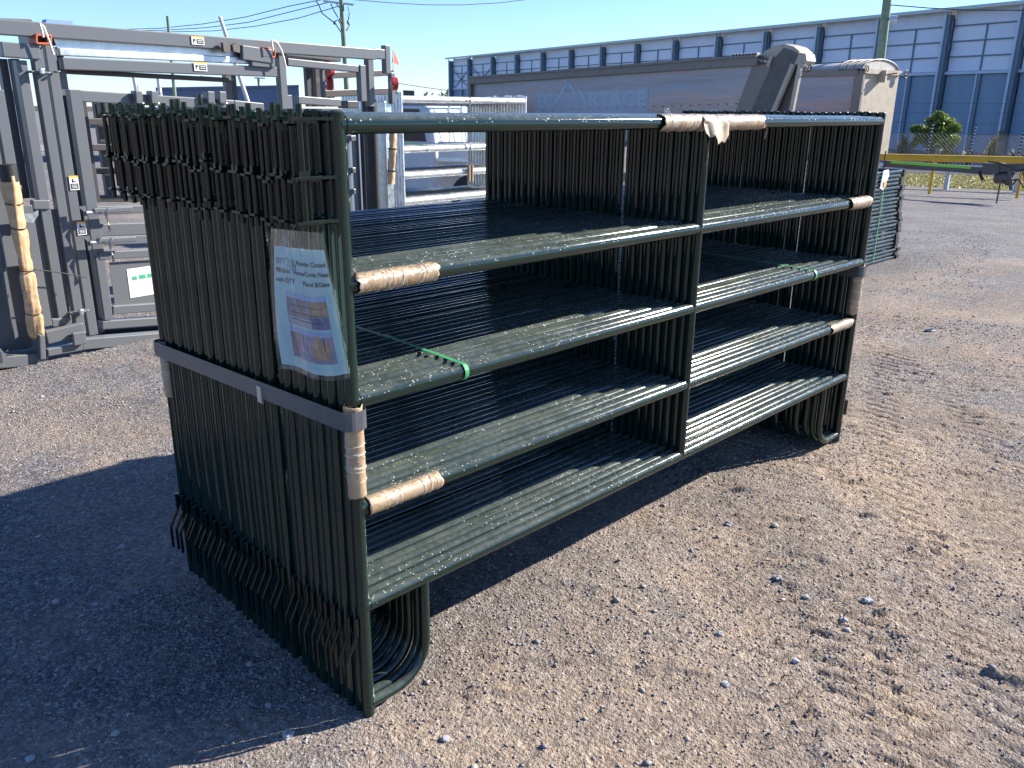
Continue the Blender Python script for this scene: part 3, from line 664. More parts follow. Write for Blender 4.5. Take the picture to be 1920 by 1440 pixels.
# upright gates and posts
mpost(135, 86, 628, .062); mpost(150, 88, 625, .052, .05, .09)
mpost(112, 88, 627, .060, .06, -.01)
mpost(81, 113, 612, .062, .06, -.005)
mpost(50, 110, 372, .052, .05, .14); mpost(28, 110, 372, .05, .05, .20)
mpost(16, 168, 392, .062, .06, -.03); mpost(-14, 60, 500, .08, .07, -.03)
mpost(70, 385, 612, .062, .06, -.04, 'door_stile')
mbar(-80, 44, 706, 102, .085, .075, -.03, 'top_rail')
mbar(118, 119, 520, 135, .072, .06, -.02, 'slide_rail')
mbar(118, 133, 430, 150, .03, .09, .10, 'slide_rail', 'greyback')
mbar(4, 92, 76, 98, .085, .06, -.04, 'hood_plate')
mbar(60, 70, 110, 74, .07, .2, .04, 'hood_plate')
mbar(62, 384, 94, 384, .058, .05, -.02, 'door_rail'); mbar(98, 606, 134, 603, .055, .05, -.02, 'door_rail')
mplate([(58, 392), (110, 392), (132, 600), (90, 606)], .03, .004, 'door_sheet', 'grey')
mplate([(-60, 378), (36, 378), (78, 650), (-60, 668)], .12, .004, 'side_sheet', 'grey')
mbar(-60, 378, 20, 378, .05, .05, .06, 'frame_rail'); 
mplate([(-4, 440), (4, 440), (24, 620)], .0, .05, 'brace_gusset', 'grey')
mbar(-60, 686, 92, 672, .075, .10, -.06, 'skid_rail')
mbar(75, 652, 86, 651, .16, .12, -.10, 'foot_block')
mbar(88, 634, 158, 617, .085, .05, -.09, 'step_plate'); mbar(90, 662, 156, 650, .050, .06, -.09, 'step_plate')
mbar(138, 637, 162, 633, .085, .03, -.13, 'lock_plate'); mplate([(-2, 650), (22, 678), (-2, 682)], -.12, .02, 'brace_gusset', 'grey')
mpost(-2, 660, 690, .05, .05, -.12, 'foot_block')
# right-hand section: gate with sheet, rails and sliding pins
mpost(172, 168, 597, .075, .06, 0, 'gate_post')
mbar(152, 180, 440, 197, .070, .06, 0, 'gate_rail'); mbar(440, 195, 500, 201, .055, .06, .06, 'gate_rail'); mbar(560, 187, 640, 193, .060, .06, .0, 'gate_rail'); mpost(543, 178, 240, .07, .06, 0, 'gate_post')
for x0, x1 in ((255, 268), (284, 297), (390, 403), (412, 425)):
    mbar(x0, 182, x1, 183, .082, .07, -.05, 'slide_keeper')
    mbar(x0+3, 193, x1+3, 194, .012, .10, -.03, 'slide_keeper_lip', 'zinc')
for y0, y1, w_ in ((395, 383, .055), (432, 420, .085), (452, 440, .06)): mbar(182, y0, 520, y1, w_, .05, .02, 'gate_rail')
mbar(186, 480, 520, 462, .055, .06, -.01, 'gate_rail'); mbar(212, 582, 520, 560, .06, .06, -.01, 'gate_rail')
mpost(196, 478, 600, .06, .055, -.005, 'gate_post')
mplate([(205, 492), (520, 474), (520, 556), (216, 576)], .03, .004, 'gate_sheet', 'grey')
mbar(192, 610, 560, 584, .06, .07, .0, 'base_rail'); mbar(155, 646, 560, 612, .075, .10, -.05, 'skid_rail')
mbar(190, 627, 560, 600, .06, .03, .12, 'rubber_skirt', 'black')
for (x0, y0) in ((163, 400), (170, 456)):
    lt = mbar(x0+14, y0-4, x0+86, y0-8, .034, .034, -.10, 'latch_tube'); 
    A = MP.w(*MP.sz(x0-2, y0-1, -.08), -.08); B = MP.w(*MP.sz(x0+34, y0-3, -.08), -.08)
    MB().tube([A, B], .013, 12).build('latch_pin', 'zinc', crush)
    A = MP.w(*MP.sz(x0+40, y0-9, -.13), -.13); Bm = MP.w(*MP.sz(x0+35, y0, -.13), -.13); B = MP.w(*MP.sz(x0+44, y0+36, -.13), -.13)
    MB().tube([A, Bm, B], .010, 10).build('latch_handle', 'zinc', crush)
    mplate([(x0-16, y0-12), (x0-2, y0-14), (x0+2, y0+10), (x0-4, y0+14), (x0-6, y0-4)], -.08, .012, 'latch_bracket', 'grey')
# sheet-steel sliding track, brackets, ties and small fittings
mplate([(100, 72), (480, 98), (478, 112), (112, 100)], .02, .004, 'track_sheet', 'galv')
mbar(112, 97, 470, 114, .045, .05, -.01, 'track_roll', 'galv'); mbar(440, 96, 520, 102, .05, .03, .03, 'track_sheet', 'galv')
for x, y in ((82, 74), (502, 99)):
    A0 = [(x-13, y-9), (x+14, y-8), (x+14, y+8), (x-13, y+7)]
    for k in range(4): mbar(*A0[k], *A0[(k+1) % 4], .011, .10, -.06, 'orange_bracket', 'orange', bv=.002)
    def rope(pts, off=-.10): MB().tube([MP.w(*MP.sz(a, b_, off), off) for a, b_ in pts], .0065, 6).build('cord_tie', 'cord', crush)
    if x < 100: rope([(74, 44), (79, 58), (81, 70)]); rope([(74, 44), (82, 50), (88, 66), (95, 85), (101, 103)])
    else: rope([(509, 75), (511, 88), (512, 96)]); rope([(510, 75), (520, 80), (528, 95), (533, 112), (536, 126)])
mbar(455, 98, 512, 106, .10, .04, -.06, 'hood_plate'); mbar(472, 112, 516, 116, .09, .05, -.05, 'hood_plate')
mplate([(418, 80), (424, 79), (432, 86), (432, 98), (420, 97)], -.08, .03, 'roller_bracket', 'machbrown'); mplate([(436, 84), (444, 80), (450, 88), (450, 99), (438, 96)], -.08, .03, 'roller_bracket', 'machbrown')
mplate([(85, 45), (88, 36), (134, 39), (138, 47)], -.02, .06, 'film_covered_plate', 'blueplate'); mbar(-30, 36, 62, 39, .02, .06, .03, 'frame_rail')
mbar(106, 135, 114, 134, .012, .05, -.06, 'hinge_lug') ; mbar(58, 134, 95, 137, .014, .06, -.06, 'hinge_plate'); mbar(76, 133, 84, 134, .035, .035, -.09, 'hinge_bolt', 'zinc')
mbar(134, 590, 168, 582, .014, .06, -.06, 'hinge_plate'); mbar(150, 586, 158, 585, .04, .035, -.09, 'hinge_bolt', 'zinc')
mplate([(36, 402), (62, 400), (72, 394), (72, 404), (62, 418), (44, 416)], -.10, .015, 'gate_catch', 'zinc')
mbar(30, 352, 42, 352, .03, .04, -.05, 'hinge_block', 'machbrown')
# machine's upper right frame
mpost(532, 95, 205, .062, .06, -.01, 'post'); mpost(682, 122, 190, .06, .06, -.02, 'post'); mpost(697, 106, 200, .062, .06, .1, 'post'); mpost(728, 85, 138, .055, .06, .05, 'post')
mpost(738, 136, 195, .045, .05, .12, 'post'); mbar(540, 116, 680, 130, .055, .06, -.01, 'frame_rail'); mpost(582, 125, 200, .07, .04, .35, 'post', 'greyback'); mpost(598, 118, 200, .065, .04, .45, 'post', 'greyback'); mpost(608, 122, 200, .03, .04, .3, 'post')
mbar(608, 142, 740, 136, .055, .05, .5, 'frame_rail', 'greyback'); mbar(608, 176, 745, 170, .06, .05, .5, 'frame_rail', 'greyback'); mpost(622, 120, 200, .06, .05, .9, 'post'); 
mbar(536, 98, 640, 110, .05, .4, .2, 'roof_plate', 'grey'); mbar(380, 146, 440, 150, .03, .05, .5, 'frame_rail'); mpost(430, 138, 190, .05, .05, .3, 'post')
mpost(440, 138, 190, .045, .05, .55, 'post', 'greyback'); mbar(640, 196, 672, 196, .06, .05, .1, 'frame_rail', 'greyback'); mbar(703, 100, 722, 102, .08, .06, -.03, 'rail_end_socket')
for x, y, off in ((617, 157, .35), (739, 157, .0)):
    c = MP.w(*MP.sz(x, y, off), off); wh = MB().tube([c-MP.n*.022-MP.t*.0, c+MP.n*.022], .055, 20).build('guide_wheel', 'redpoly', crush)
    wh.data.transform(Matrix.Translation(c) @ Matrix.Rotation(radians(65), 4, 'Z') @ Matrix.Translation(-c))
    MB().tube([c-MP.t*.035, c+MP.t*.035], .012, 8).build('axle', 'zinc', crush)
c = MP.w(*MP.sz(617, 133, .35), .35); MB().tube([c-MP.t*.02, c+MP.t*.02], .05, 18).build('guide_wheel', 'redpoly', crush)
# warning decals
def decal(px, py, wpx, hpx, off, vert):
    s0, z0 = MP.sz(px, py, off); k = .0036; W, Hh = wpx*k, hpx*k
    P = MP.w(s0, z0, off-.001); T = MP.t; U = Vector((0, 0, 1)); nn = MP.n
    def q(x0, x1, y0, y1, name, mat, par, lift):
        return MB().prism([P+T*(W*a)+U*(Hh*b_)-nn*lift for a, b_ in ((x0, y0), (x1, y0), (x1, y1), (x0, y1))], nn*.0008).build(name, mat, par)
    d = q(-.5, .5, -.5, .5, 'warning_decal', 'white', crush, 0)
    if vert:
        q(-.5, .5, .36, .5, 'header_band', 'orangeprint', d, .001); q(-.42, .42, -.44, -.04, 'text_block', 'ink', d, .001)
        for kk in range(3): q(-.30, .30, -.36+.1*kk, -.33+.1*kk, 'text_line', 'white', d, .002)
        q(-.22, -.05, .02, .30, 'pictogram', 'ink', d, .001); q(-.02, .25, .08, .16, 'pictogram', 'ink', d, .001)
    else:
        q(-.5, .5, .32, .5, 'header_band', 'orangeprint', d, .001); q(-.12, .44, -.40, .18, 'text_block', 'ink', d, .001)
        for kk in range(2): q(-.04, .36, -.22+.2*kk, -.16+.2*kk, 'text_line', 'white', d, .002)
        q(-.40, -.32, -.35, .15, 'pictogram', 'ink', d, .001); q(-.30, -.2, -.1, .2, 'pictogram', 'ink', d, .001)
decal(371, 76, 27, 15, -.036, False); decal(376, 125, 28, 16, -.026, False); decal(139, 343, 16, 25, -.006, True); decal(153, 428, 16, 24, -.006, True)
# notice sheet on the gate sheet
def notice():
    s0, z0 = MP.sz(268, 530, .0); P = MP.w(s0, z0, .027); T, U, nn = MP.t, Vector((0, 0, 1)), MP.n
    def q(x0, x1, y0, y1, name, mat, par, lift): return MB().prism([P+T*a+U*b_-nn*lift for a, b_ in ((x0, y0), (x1, y0), (x1, y1), (x0, y1))], nn*.0008).build(name, mat, par)
    d = q(-.09, .12, -.10, .105, 'notice_sheet', 'white', crush, 0)
    q(-.062, -.025, .022, .048, 'logo_block', 'greenprint', d, .001); q(-.010, .040, .024, .052, 'logo_block', 'greenprint', d, .001); q(.052, .10, .024, .052, 'logo_block', 'greenprint', d, .001)
    for kk in range(10):
        if kk in (2, 3): continue
        z1 = .088-.016*kk; w0 = .05+.02*sin(kk*2.1); q(.015-w0, .015+w0, z1-.0022, z1+.0022, 'text_line', 'greyprint', d, .001)
notice()
# lower dim frame seen under the green top rail, rolled cover and post packaging
for x in (655, 672): mpost(x, 250, 400, .045, .05, .3, 'post', 'grey')
for y in (262, 322, 362): mbar(628, y, 668, y-3, .05, .05, .28, 'frame_rail')
mpost(688, 240, 400, .05, .05, .25, 'post', 'greyback'); mpost(700, 190, 400, .09, .08, .45, 'post', 'black')
c0, z0 = MP.sz(708, 300, .1); A = MP.w(c0, .15, .15); B = MP.w(c0, 1.66, .15)
MB().tube([A, B], .045, 18).build('rolled_rubber_cover', 'black', crush)
mplate([(600, 235), (690, 235), (690, 420), (600, 420)], .75, .01, 'shade_sheet', 'dshed')  # dark blue sheet standing in for the shade among the grey frames
mpost(731, 190, 405, .085, .12, .15, 'post', 'zinc')
# cardboard roll tied on the near post
def card_roll():
    pts = [MP.w(*MP.sz(x, y, -.12), -.12) for x, y in ((18, 335), (26, 385), (33, 430), (43, 490), (52, 540), (60, 590), (70, 628))]
    t = thing('cardboard_roll', 'long crumpled cardboard wrap tied with black ties to the near post of the grey crush', 'packaging', pts[-1])
    mb = MB(); v, f = [], []; n = 22; seg = 60; rs = np.random.default_rng(5)
    P = [pts[0].lerp(pts[-1], k/seg) for k in range(seg+1)]
    for i, c in enumerate(P):
        s = i/seg; base = .041 + .004*sin(8*s+1) + .003*sin(23*s) - (.007*math.exp(-((s-.58)/.02)**2)+.006*math.exp(-((s-.30)/.015)**2)+.006*math.exp(-((s-.85)/.015)**2))
        for j in range(n):
            th = 2*pi*j/n; rr = base*(1+.14*sin(3*th+5*s)+.09*sin(7*th+11*s)) + .002*rs.uniform(-1, 1)
            v.append(c + MP.t*(cos(th)*rr) + MP.n*(sin(th)*rr) - pts[-1] + Vector((0, 0, .02*sin(3*th) if i in (0, seg) else 0)))
    f = [(i*n+j, i*n+(j+1) % n, (i+1)*n+(j+1) % n, (i+1)*n+j) for i in range(seg) for j in range(n)]
    mb.add(v, f, True); o = mb.build('cardboard_tube', 'card', t); m = o.modifiers.new('t', 'SOLIDIFY'); m.thickness = .003; m.offset = 1
    for s in (.16, .30, .58, .85):
        c = P[int(s*seg)]-pts[-1]; MB().tube([c+MP.t*(cos(a)*.047)+MP.n*(sin(a)*.047)+Vector((0, 0, .006*sin(a))) for a in np.linspace(0, 2*pi, 17)], .0035, 5).build('cable_tie', 'black', t)
    c = P[int(.03*seg)]-pts[-1]; MB().tube([c, c+Vector((0, 0, .10))], .05, 16).build('post_cap', 'black', t)
    c = P[int(.58*seg)]-pts[-1]; e = MP.w(*MP.sz(162, 520, -.1), -.1)-pts[-1]
    MB().tube([c+Vector((.04, -.03, 0)), c.lerp(e, .5)+Vector((0, -.01, .01)), e], .004, 5).build('cable_tie', 'black', t)
card_roll()
def card_small():
    A = MP.w(*MP.sz(738, 230, -.02), -.02); B = MP.w(*MP.sz(733, 345, -.02), -.02)
    t = thing('cardboard_roll', 'short brown cardboard wrap on the right end post of the grey crush', 'packaging', B)
    n = 16; v = []
    for i in range(25):
        c = A.lerp(B, i/24)-B
        for j in range(n):
            th = 2*pi*j/n; rr = .033*(1+.12*sin(3*th+i*.4)+.1*sin(i*1.3)); v.append(c+MP.t*(cos(th)*rr)+MP.n*(sin(th)*rr))
    f = [(i*n+j, i*n+(j+1) % n, (i+1)*n+(j+1) % n, (i+1)*n+j) for i in range(24) for j in range(n)]
    MB().add(v, f, True).build('cardboard_tube', 'card', t)
    for s in (.42, .78):
        c = A.lerp(B, s)-B; MB().tube([c+MP.t*(cos(a)*.042)+MP.n*(sin(a)*.042) for a in np.linspace(0, 2*pi, 13)], .005, 5).build('cable_tie', 'black', t)
card_small()
t = thing('marker_flag', 'small faded red flag on a thin rod above the right end of the crush', 'flag', MP.w(*MP.sz(738, 175, .5), .5))
o_ = t.location
MB().tube([Vector((0, 0, 0)), MP.w(*MP.sz(737, 95, .5), .5)-o_], .005, 6).build('flag_rod', 'polewhite', t)
MB().prism([MP.w(*MP.sz(x, y, .5), .5)-o_ for x, y in ((738, 93), (736, 116), (749, 122), (744, 108))], MP.n*.006).build('flag_cloth', 'pinkflag', t)

# panel frames leaning behind the crush, brown shade and reflection painted in
fr = thing('pipe_rack', 'square-tube rack in shade-painted brown-grey standing behind the crush, seen left of the hinge pins', 'frame', (0, 0, 0))
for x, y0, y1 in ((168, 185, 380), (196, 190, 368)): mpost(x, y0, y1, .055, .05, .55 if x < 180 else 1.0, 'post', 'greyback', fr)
for y in (228, 276, 320, 372): mbar(150, y, 262, y+1, .05, .05, .9, 'frame_rail', 'greyback', fr)
mbar(190, 200, 215, 200, .09, .08, .9, 'corner_block', 'greyback', fr)

# ================================================================ SILVER PANEL STACK, UTE
GA, GB = Vector((5.723, 7.149, 0)), Vector((8.115, 7.301, 0))
def galv_stack():
    t_ = (GB-GA).normalized(); n_ = Vector((-t_.y, t_.x, 0)); ang = atan2(t_.y, t_.x); ln = (GB-GA).length
    P = Plane((GA.x, GA.y), math.degrees(ang)); pr = .03
    zt = P.sz(757, 184)[1]; zs = [zt-.01]+[P.sz(757, y)[1] for y in (281, 330, 379)]; zs += [zs[-1]-.33, zs[-1]-.66]
    mpost_ = MB().tube([(0, 0, 0), (0, 0, zt+.07)], pr*.9, 12).mesh('post', M['galv']); mrail = MB().tube([(0, 0, 0), (ln, 0, 0)], .026, 12, .042, up=(0, 0, 1)).mesh('rail', M['galv'])
    words = ['frontmost', 'second', 'third', 'fourth', 'fifth', 'sixth', 'seventh', 'eighth', 'ninth', 'tenth', 'eleventh', 'twelfth', 'thirteenth', 'fourteenth', 'fifteenth', 'sixteenth', 'seventeenth', 'eighteenth', 'nineteenth', 'rearmost']
    for i in range(20):
        off = n_*(i*.060); p = thing('silver_yard_panel', 'galvanised silver yard panel, %s of its upright stack' % words[i], 'fence panel', GA+off+Vector((0, 0, gzf(*(GA+off)[:2]))), 'galvanised yard panels standing in a stack', ang)
        z0 = -gzf(*(GA+off)[:2]); jz = rng.uniform(-.015, .015) if i else 0
        link('post', mpost_, p, (0, 0, jz)); link('post', mpost_, p, (ln, 0, jz+rng.uniform(-.01, .01)))
        for z in zs: link('rail', mrail, p, (0, 0, z+z0*0+jz*.3))
    t = thing('steel_strap', 'narrow dark strap round the middle of the silver panel stack, hanging vertical', 'strap', GA)
    s0, _ = P.sz(877, 300); MB().box((0, 0, 0), (.032, .003, 1.15)).build('band', 'strap', t, t_*s0+Vector((0, 0, 1.17))-n_*.05)
    MB().box((0, 0, 0), (.05, .006, .045)).build('seal', 'zinc', t, t_*s0+Vector((0, 0, 1.13))-n_*.056)
    for dx in (-.03, .03): MB().box((0, 0, 0), (.018, .05, .22)).build('timber_packer', 'kraft', t, t_*(s0+dx)+Vector((0, 0, .74))-n_*.05)
    t = thing('plastic_strap', 'thin green strap tied over the second rail of the silver panel stack', 'strap', GA+t_*.42+Vector((0, 0, zs[1])))
    MB().tube([n_*.7+Vector((-.2, 0, .05)), n_*.2+Vector((-.05, 0, .06)), -n_*.03+Vector((0, 0, .04)), -n_*.035+Vector((0, 0, -.05))], .006, 4).build('band', 'gstrap', t)
galv_stack()

def ute():
    # a white utility parked beyond the silver panels, nose to the left
    rz = radians(-65); c = at(857, 300, 15.5) - Vector((cos(rz), sin(rz), 0))*1.1; g = gzf(c.x, c.y)
    t = thing('parked_ute', 'white utility with its cab roof showing above the green top rail, behind the silver panels', 'utility vehicle', (c.x, c.y, g), None, rz)
    prof = [(-2.5, .42), (-2.5, .95), (-2.45, 1.12), (-1.35, 1.20), (-.95, 1.28), (-.35, 1.78), (.05, 1.88), (.85, 1.88), (1.0, 1.80), (1.1, 1.22), (1.12, .42)]
    b = MB().prism([Vector((x, -.88, z)) for x, z in prof], Vector((0, 1.76, 0))).build('body', 'carwhite', t); bevel(b, .07, 4); 
    tr = MB().box((1.95, 0, .98), (1.62, 1.84, .06)); tr.build('tray', 'galv', t)
    for y in (-.9, .9): MB().box((1.95, y, 1.14), (1.6, .03, .26)).build('tray_side', 'carwhite', t)
    for y in (-.885, .885):
        MB().prism([Vector((x, y, z)) for x, z in ((-.72, 1.26), (-.28, 1.72), (.08, 1.79), (.12, 1.26))], Vector((0, .012*(1 if y > 0 else -1), 0))).build('window', 'glass', t)
        MB().prism([Vector((x, y, z)) for x, z in ((.18, 1.26), (.18, 1.79), (.80, 1.78), (.92, 1.26))], Vector((0, .012*(1 if y > 0 else -1), 0))).build('window', 'glass', t)
        MB().box((.30, y*1.012, 1.08), (.2, .02, .035)).build('door_handle', 'black', t)
    MB().prism([Vector((-.93, -.75, 1.30)), Vector((-.93, .75, 1.30)), Vector((-.37, .68, 1.77)), Vector((-.37, -.68, 1.77))], Vector((-.012, 0, .012))).build('windscreen', 'glass', t)
    for y in (-.55, 0, .55): MB().tube([(1.2, y, 1.0), (1.2, y, 1.95)], .02, 8).build('headboard_bar', 'galv', t)
    MB().tube([(1.2, -.7, 1.95), (1.2, .7, 1.95)], .02, 8).build('headboard_bar', 'galv', t)
    for x in (-1.62, 1.75):
        for y in (-.82, .82):
            o = MB().tube([(x, y-.11, .37), (x, y+.11, .37)], .37, 24).build('wheel', 'black', t); MB().tube([(x, y-.115, .37), (x, y+.115, .37)], .2, 18).build('rim', 'zinc', o)
ute()

# ================================================================ TIPPING TRAILERS
def trailer1():
    b = at(1425, 105, 24); P = Plane((b.x, b.y), 85); g = gzf(b.x, b.y)
    t = thing('tipper_trailer', 'long alloy-sided tipping trailer with beige frame, faded lettering and a raised raked tailgate', 'trailer', (b.x, b.y, g)); O = Vector((b.x, b.y, g))
    def pt(px, py, off=0): return P.w(*P.sz(px, py, off), off)-O
    def lowpt(px, z, off=0): a, _ = P.sz(px, 215, off); return P.w(a, z, off)-O
    W = 2.4
    MB().prism([pt(884, 150), pt(1411, 122), pt(1376, 216), lowpt(1340, -.45+1.1), lowpt(889, .65)], P.n*.05).build('side_sheet', 'silver', t)
    MB().prism([pt(884, 150, W), pt(1411, 122, W), pt(1376, 216, W), lowpt(1340, .65, W), lowpt(889, .65, W)], P.n*.05).build('side_sheet', 'silver', t)
    a, za = P.sz(884, 151); b_, zb = P.sz(1425, 112)
    MB().bar(P.w(a, za, -.06)-O, P.w(b_, zb, -.06)-O, .26, .14, P.n).build('top_rail', 'beigeshade', t)
    MB().bar(P.w(a, za+.09, -.08)-O, P.w(b_, zb+.09, -.08)-O, .05, .20, P.n).build('top_rail_cap', 'beigeshade', t)
    MB().bar(P.w(a, za+.05, -.04)-O, P.w(a, .4, -.04)-O, .16, .14, P.n).build('corner_post', 'beigeshade', t)
    MB().bar(P.w(a, za, W/2)-O, P.w(a-.01, .5, W/2)-O, .1, W, P.n).build('headboard', 'beigeshade', t)
    MB().bar(P.w(a, .62, W/2)-O, P.w(b_, .62, W/2)-O, .12, W, P.n).build('floor', 'dbrown', t)
    # rivet line
    for k in range(24):
        x = 985+k*17.2; y = 208-(x-985)*.034
        a_, z_ = P.sz(x, y, -.005); MB().box(P.w(a_, z_, -.006)-O, (.03, .03, .03)).build('rivet', 'dbrown', t)
    # faded sign patch and lettering on the side
    def sq(x0, y0, x1, y1, mat, name, off): MB().prism([pt(x0, y1, off), pt(x1, y1, off), pt(x1, y0, off), pt(x0, y0, off)], -P.n*.004).build(name, mat, t)
    sgn = MB().prism([pt(1001, 176, -.004), pt(1216, 165, -.004), pt(1214, 216, -.004), pt(1003, 216, -.004)], -P.n*.003).build('sign_patch', 'decalpatch', t)
    def stroke(pts, wd, par=sgn):
        for (x0, y0), (x1, y1) in zip(pts[:-1], pts[1:]):
            MB().bar(pt(x0, y0, -.0075), pt(x1, y1, -.0075), wd, .002, P.n).build('logo_stroke', 'decal', par)
    stroke([(1038, 196), (1065, 155), (1081, 178)], .10); stroke([(1081, 178), (1086, 166), (1100, 202)], .09)
    zA = P.sz(1024, 200, -.018); 
    def word(body, x0, y0, hpx, x1):
        s0, z0 = P.sz(x0, y0, -.018); s1, z1 = P.sz(x1, y0-(x1-x0)*.02, -.018); hh = abs(P.sz(x0, y0-hpx, -.018)[1]-z0)
        d = 1 if s1 > s0 else -1; X = (P.t*(s1-s0)+Vector((0, 0, z1-z0)))
        c = bpy.data.curves.new('x', 'FONT'); c.body = body; c.size = 1; c.offset = .03; c.extrude = .001
        o = bpy.data.objects.new('tmp', c); COL.objects.link(o); me = bpy.data.meshes.new_from_object(o.evaluated_get(bpy.context.evaluated_depsgraph_get())); bpy.data.objects.remove(o)
        wt = max(v.co.x for v in me.vertices); base = P.w(s0, z0, -.0085)-O
        for v in me.vertices: v.co = base + X*(v.co.x/wt) + Vector((0, 0, 1))*(v.co.y/.72*hh) - P.n*v.co.z
        me.materials.clear(); me.materials.append(M['decal']); link('lettering', me, sgn)
    word('EC', 1006, 201, 24, 1036); word('RTAGE', 1102, 199, 26, 1210)
    # raked rear end: two side cheeks, hood and dark inside
    MB().prism([pt(*q, -.03) for q in ((1411, 122), (1421, 110), (1452, 108), (1458, 118), (1407, 222), (1374, 222))], P.n*.12).build('tailgate_cheek', 'beigeshade', t)
    MB().prism([pt(*q, -.06) for q in ((1469, 90), (1497, 101), (1444, 222), (1402, 222), (1452, 110))], P.n*.14).build('tailgate_panel', 'machbrown', t)
    MB().prism([pt(*q, .02) for q in ((1422, 110), (1434, 96), (1452, 86), (1471, 82), (1488, 87), (1499, 96), (1499, 103), (1471, 92), (1452, 112))], P.n*.6).build('tailgate_hood', 'beige', t)
    MB().prism([pt(*q, -.05) for q in ((1496, 98), (1511, 101), (1513, 114), (1507, 124), (1497, 120), (1488, 122))], P.n*.4).build('hood_lip', 'beige', t)
    MB().bar(pt(1445, 222, -.07), pt(1488, 120, -.07), .10, .10, P.n).build('tailgate_strut', 'beige', t)
    MB().bar(pt(1482, 222, -.07), pt(1502, 118, -.07), .10, .10, P.n).build('tailgate_strut', 'beige', t)
    MB().prism([pt(*q, .10) for q in ((1448, 222), (1490, 118), (1502, 118), (1484, 222))], P.n*.05).build('chute_back_plate', 'dbrown', t)
    mb = MB().tube([pt(1372, 106, -.05), pt(1395, 104, -.06), pt(1422, 102, -.05)], .09, 8, .05); mb.build('rolled_tarp', 'tarp', t)
    for k in range(8): MB().tube([pt(1375+k*6, 104-k*.3, -.16), pt(1375+k*6, 104-k*.3, -.04)], .03, 8).build('roller_hook', 'black', t)
    def wheel(px, py, r, off=-.1):
        c = pt(px, py, off); w_ = MB().tube([c+P.t*(cos(a)*r)+Vector((0, 0, sin(a)*r)) for a in np.linspace(0, 2*pi, 17)], .02, 6).build('tarp_handwheel', 'dbrown', t)
        for a in (0, 1.05, 2.09): MB().tube([c+P.t*(cos(a)*r)+Vector((0, 0, sin(a)*r)), c-P.t*(cos(a)*r)-Vector((0, 0, sin(a)*r))], .012, 5).build('spoke', 'dbrown', w_)
    wheel(1425, 112, .10); wheel(1515, 127, .10, .2)
    MB().bar(pt(1422, 112, -.08), pt(1440, 116, -.08), .05, .05, P.n).build('latch_arm', 'beige', t); MB().bar(pt(1448, 104, -.10), pt(1440, 124, -.10), .07, .06, P.n).build('latch_arm', 'beige', t); MB().bar(pt(1500, 120, -.08), pt(1514, 126, -.08), .05, .05, P.n).build('latch_arm', 'beige', t)
    for k in range(3):
        for off in (.2, 2.1):
            c = lowpt(1340-k*45, .5, off); MB().tube([c, c+P.n*.28], .48, 20).build('wheel', 'black', t)
trailer1()
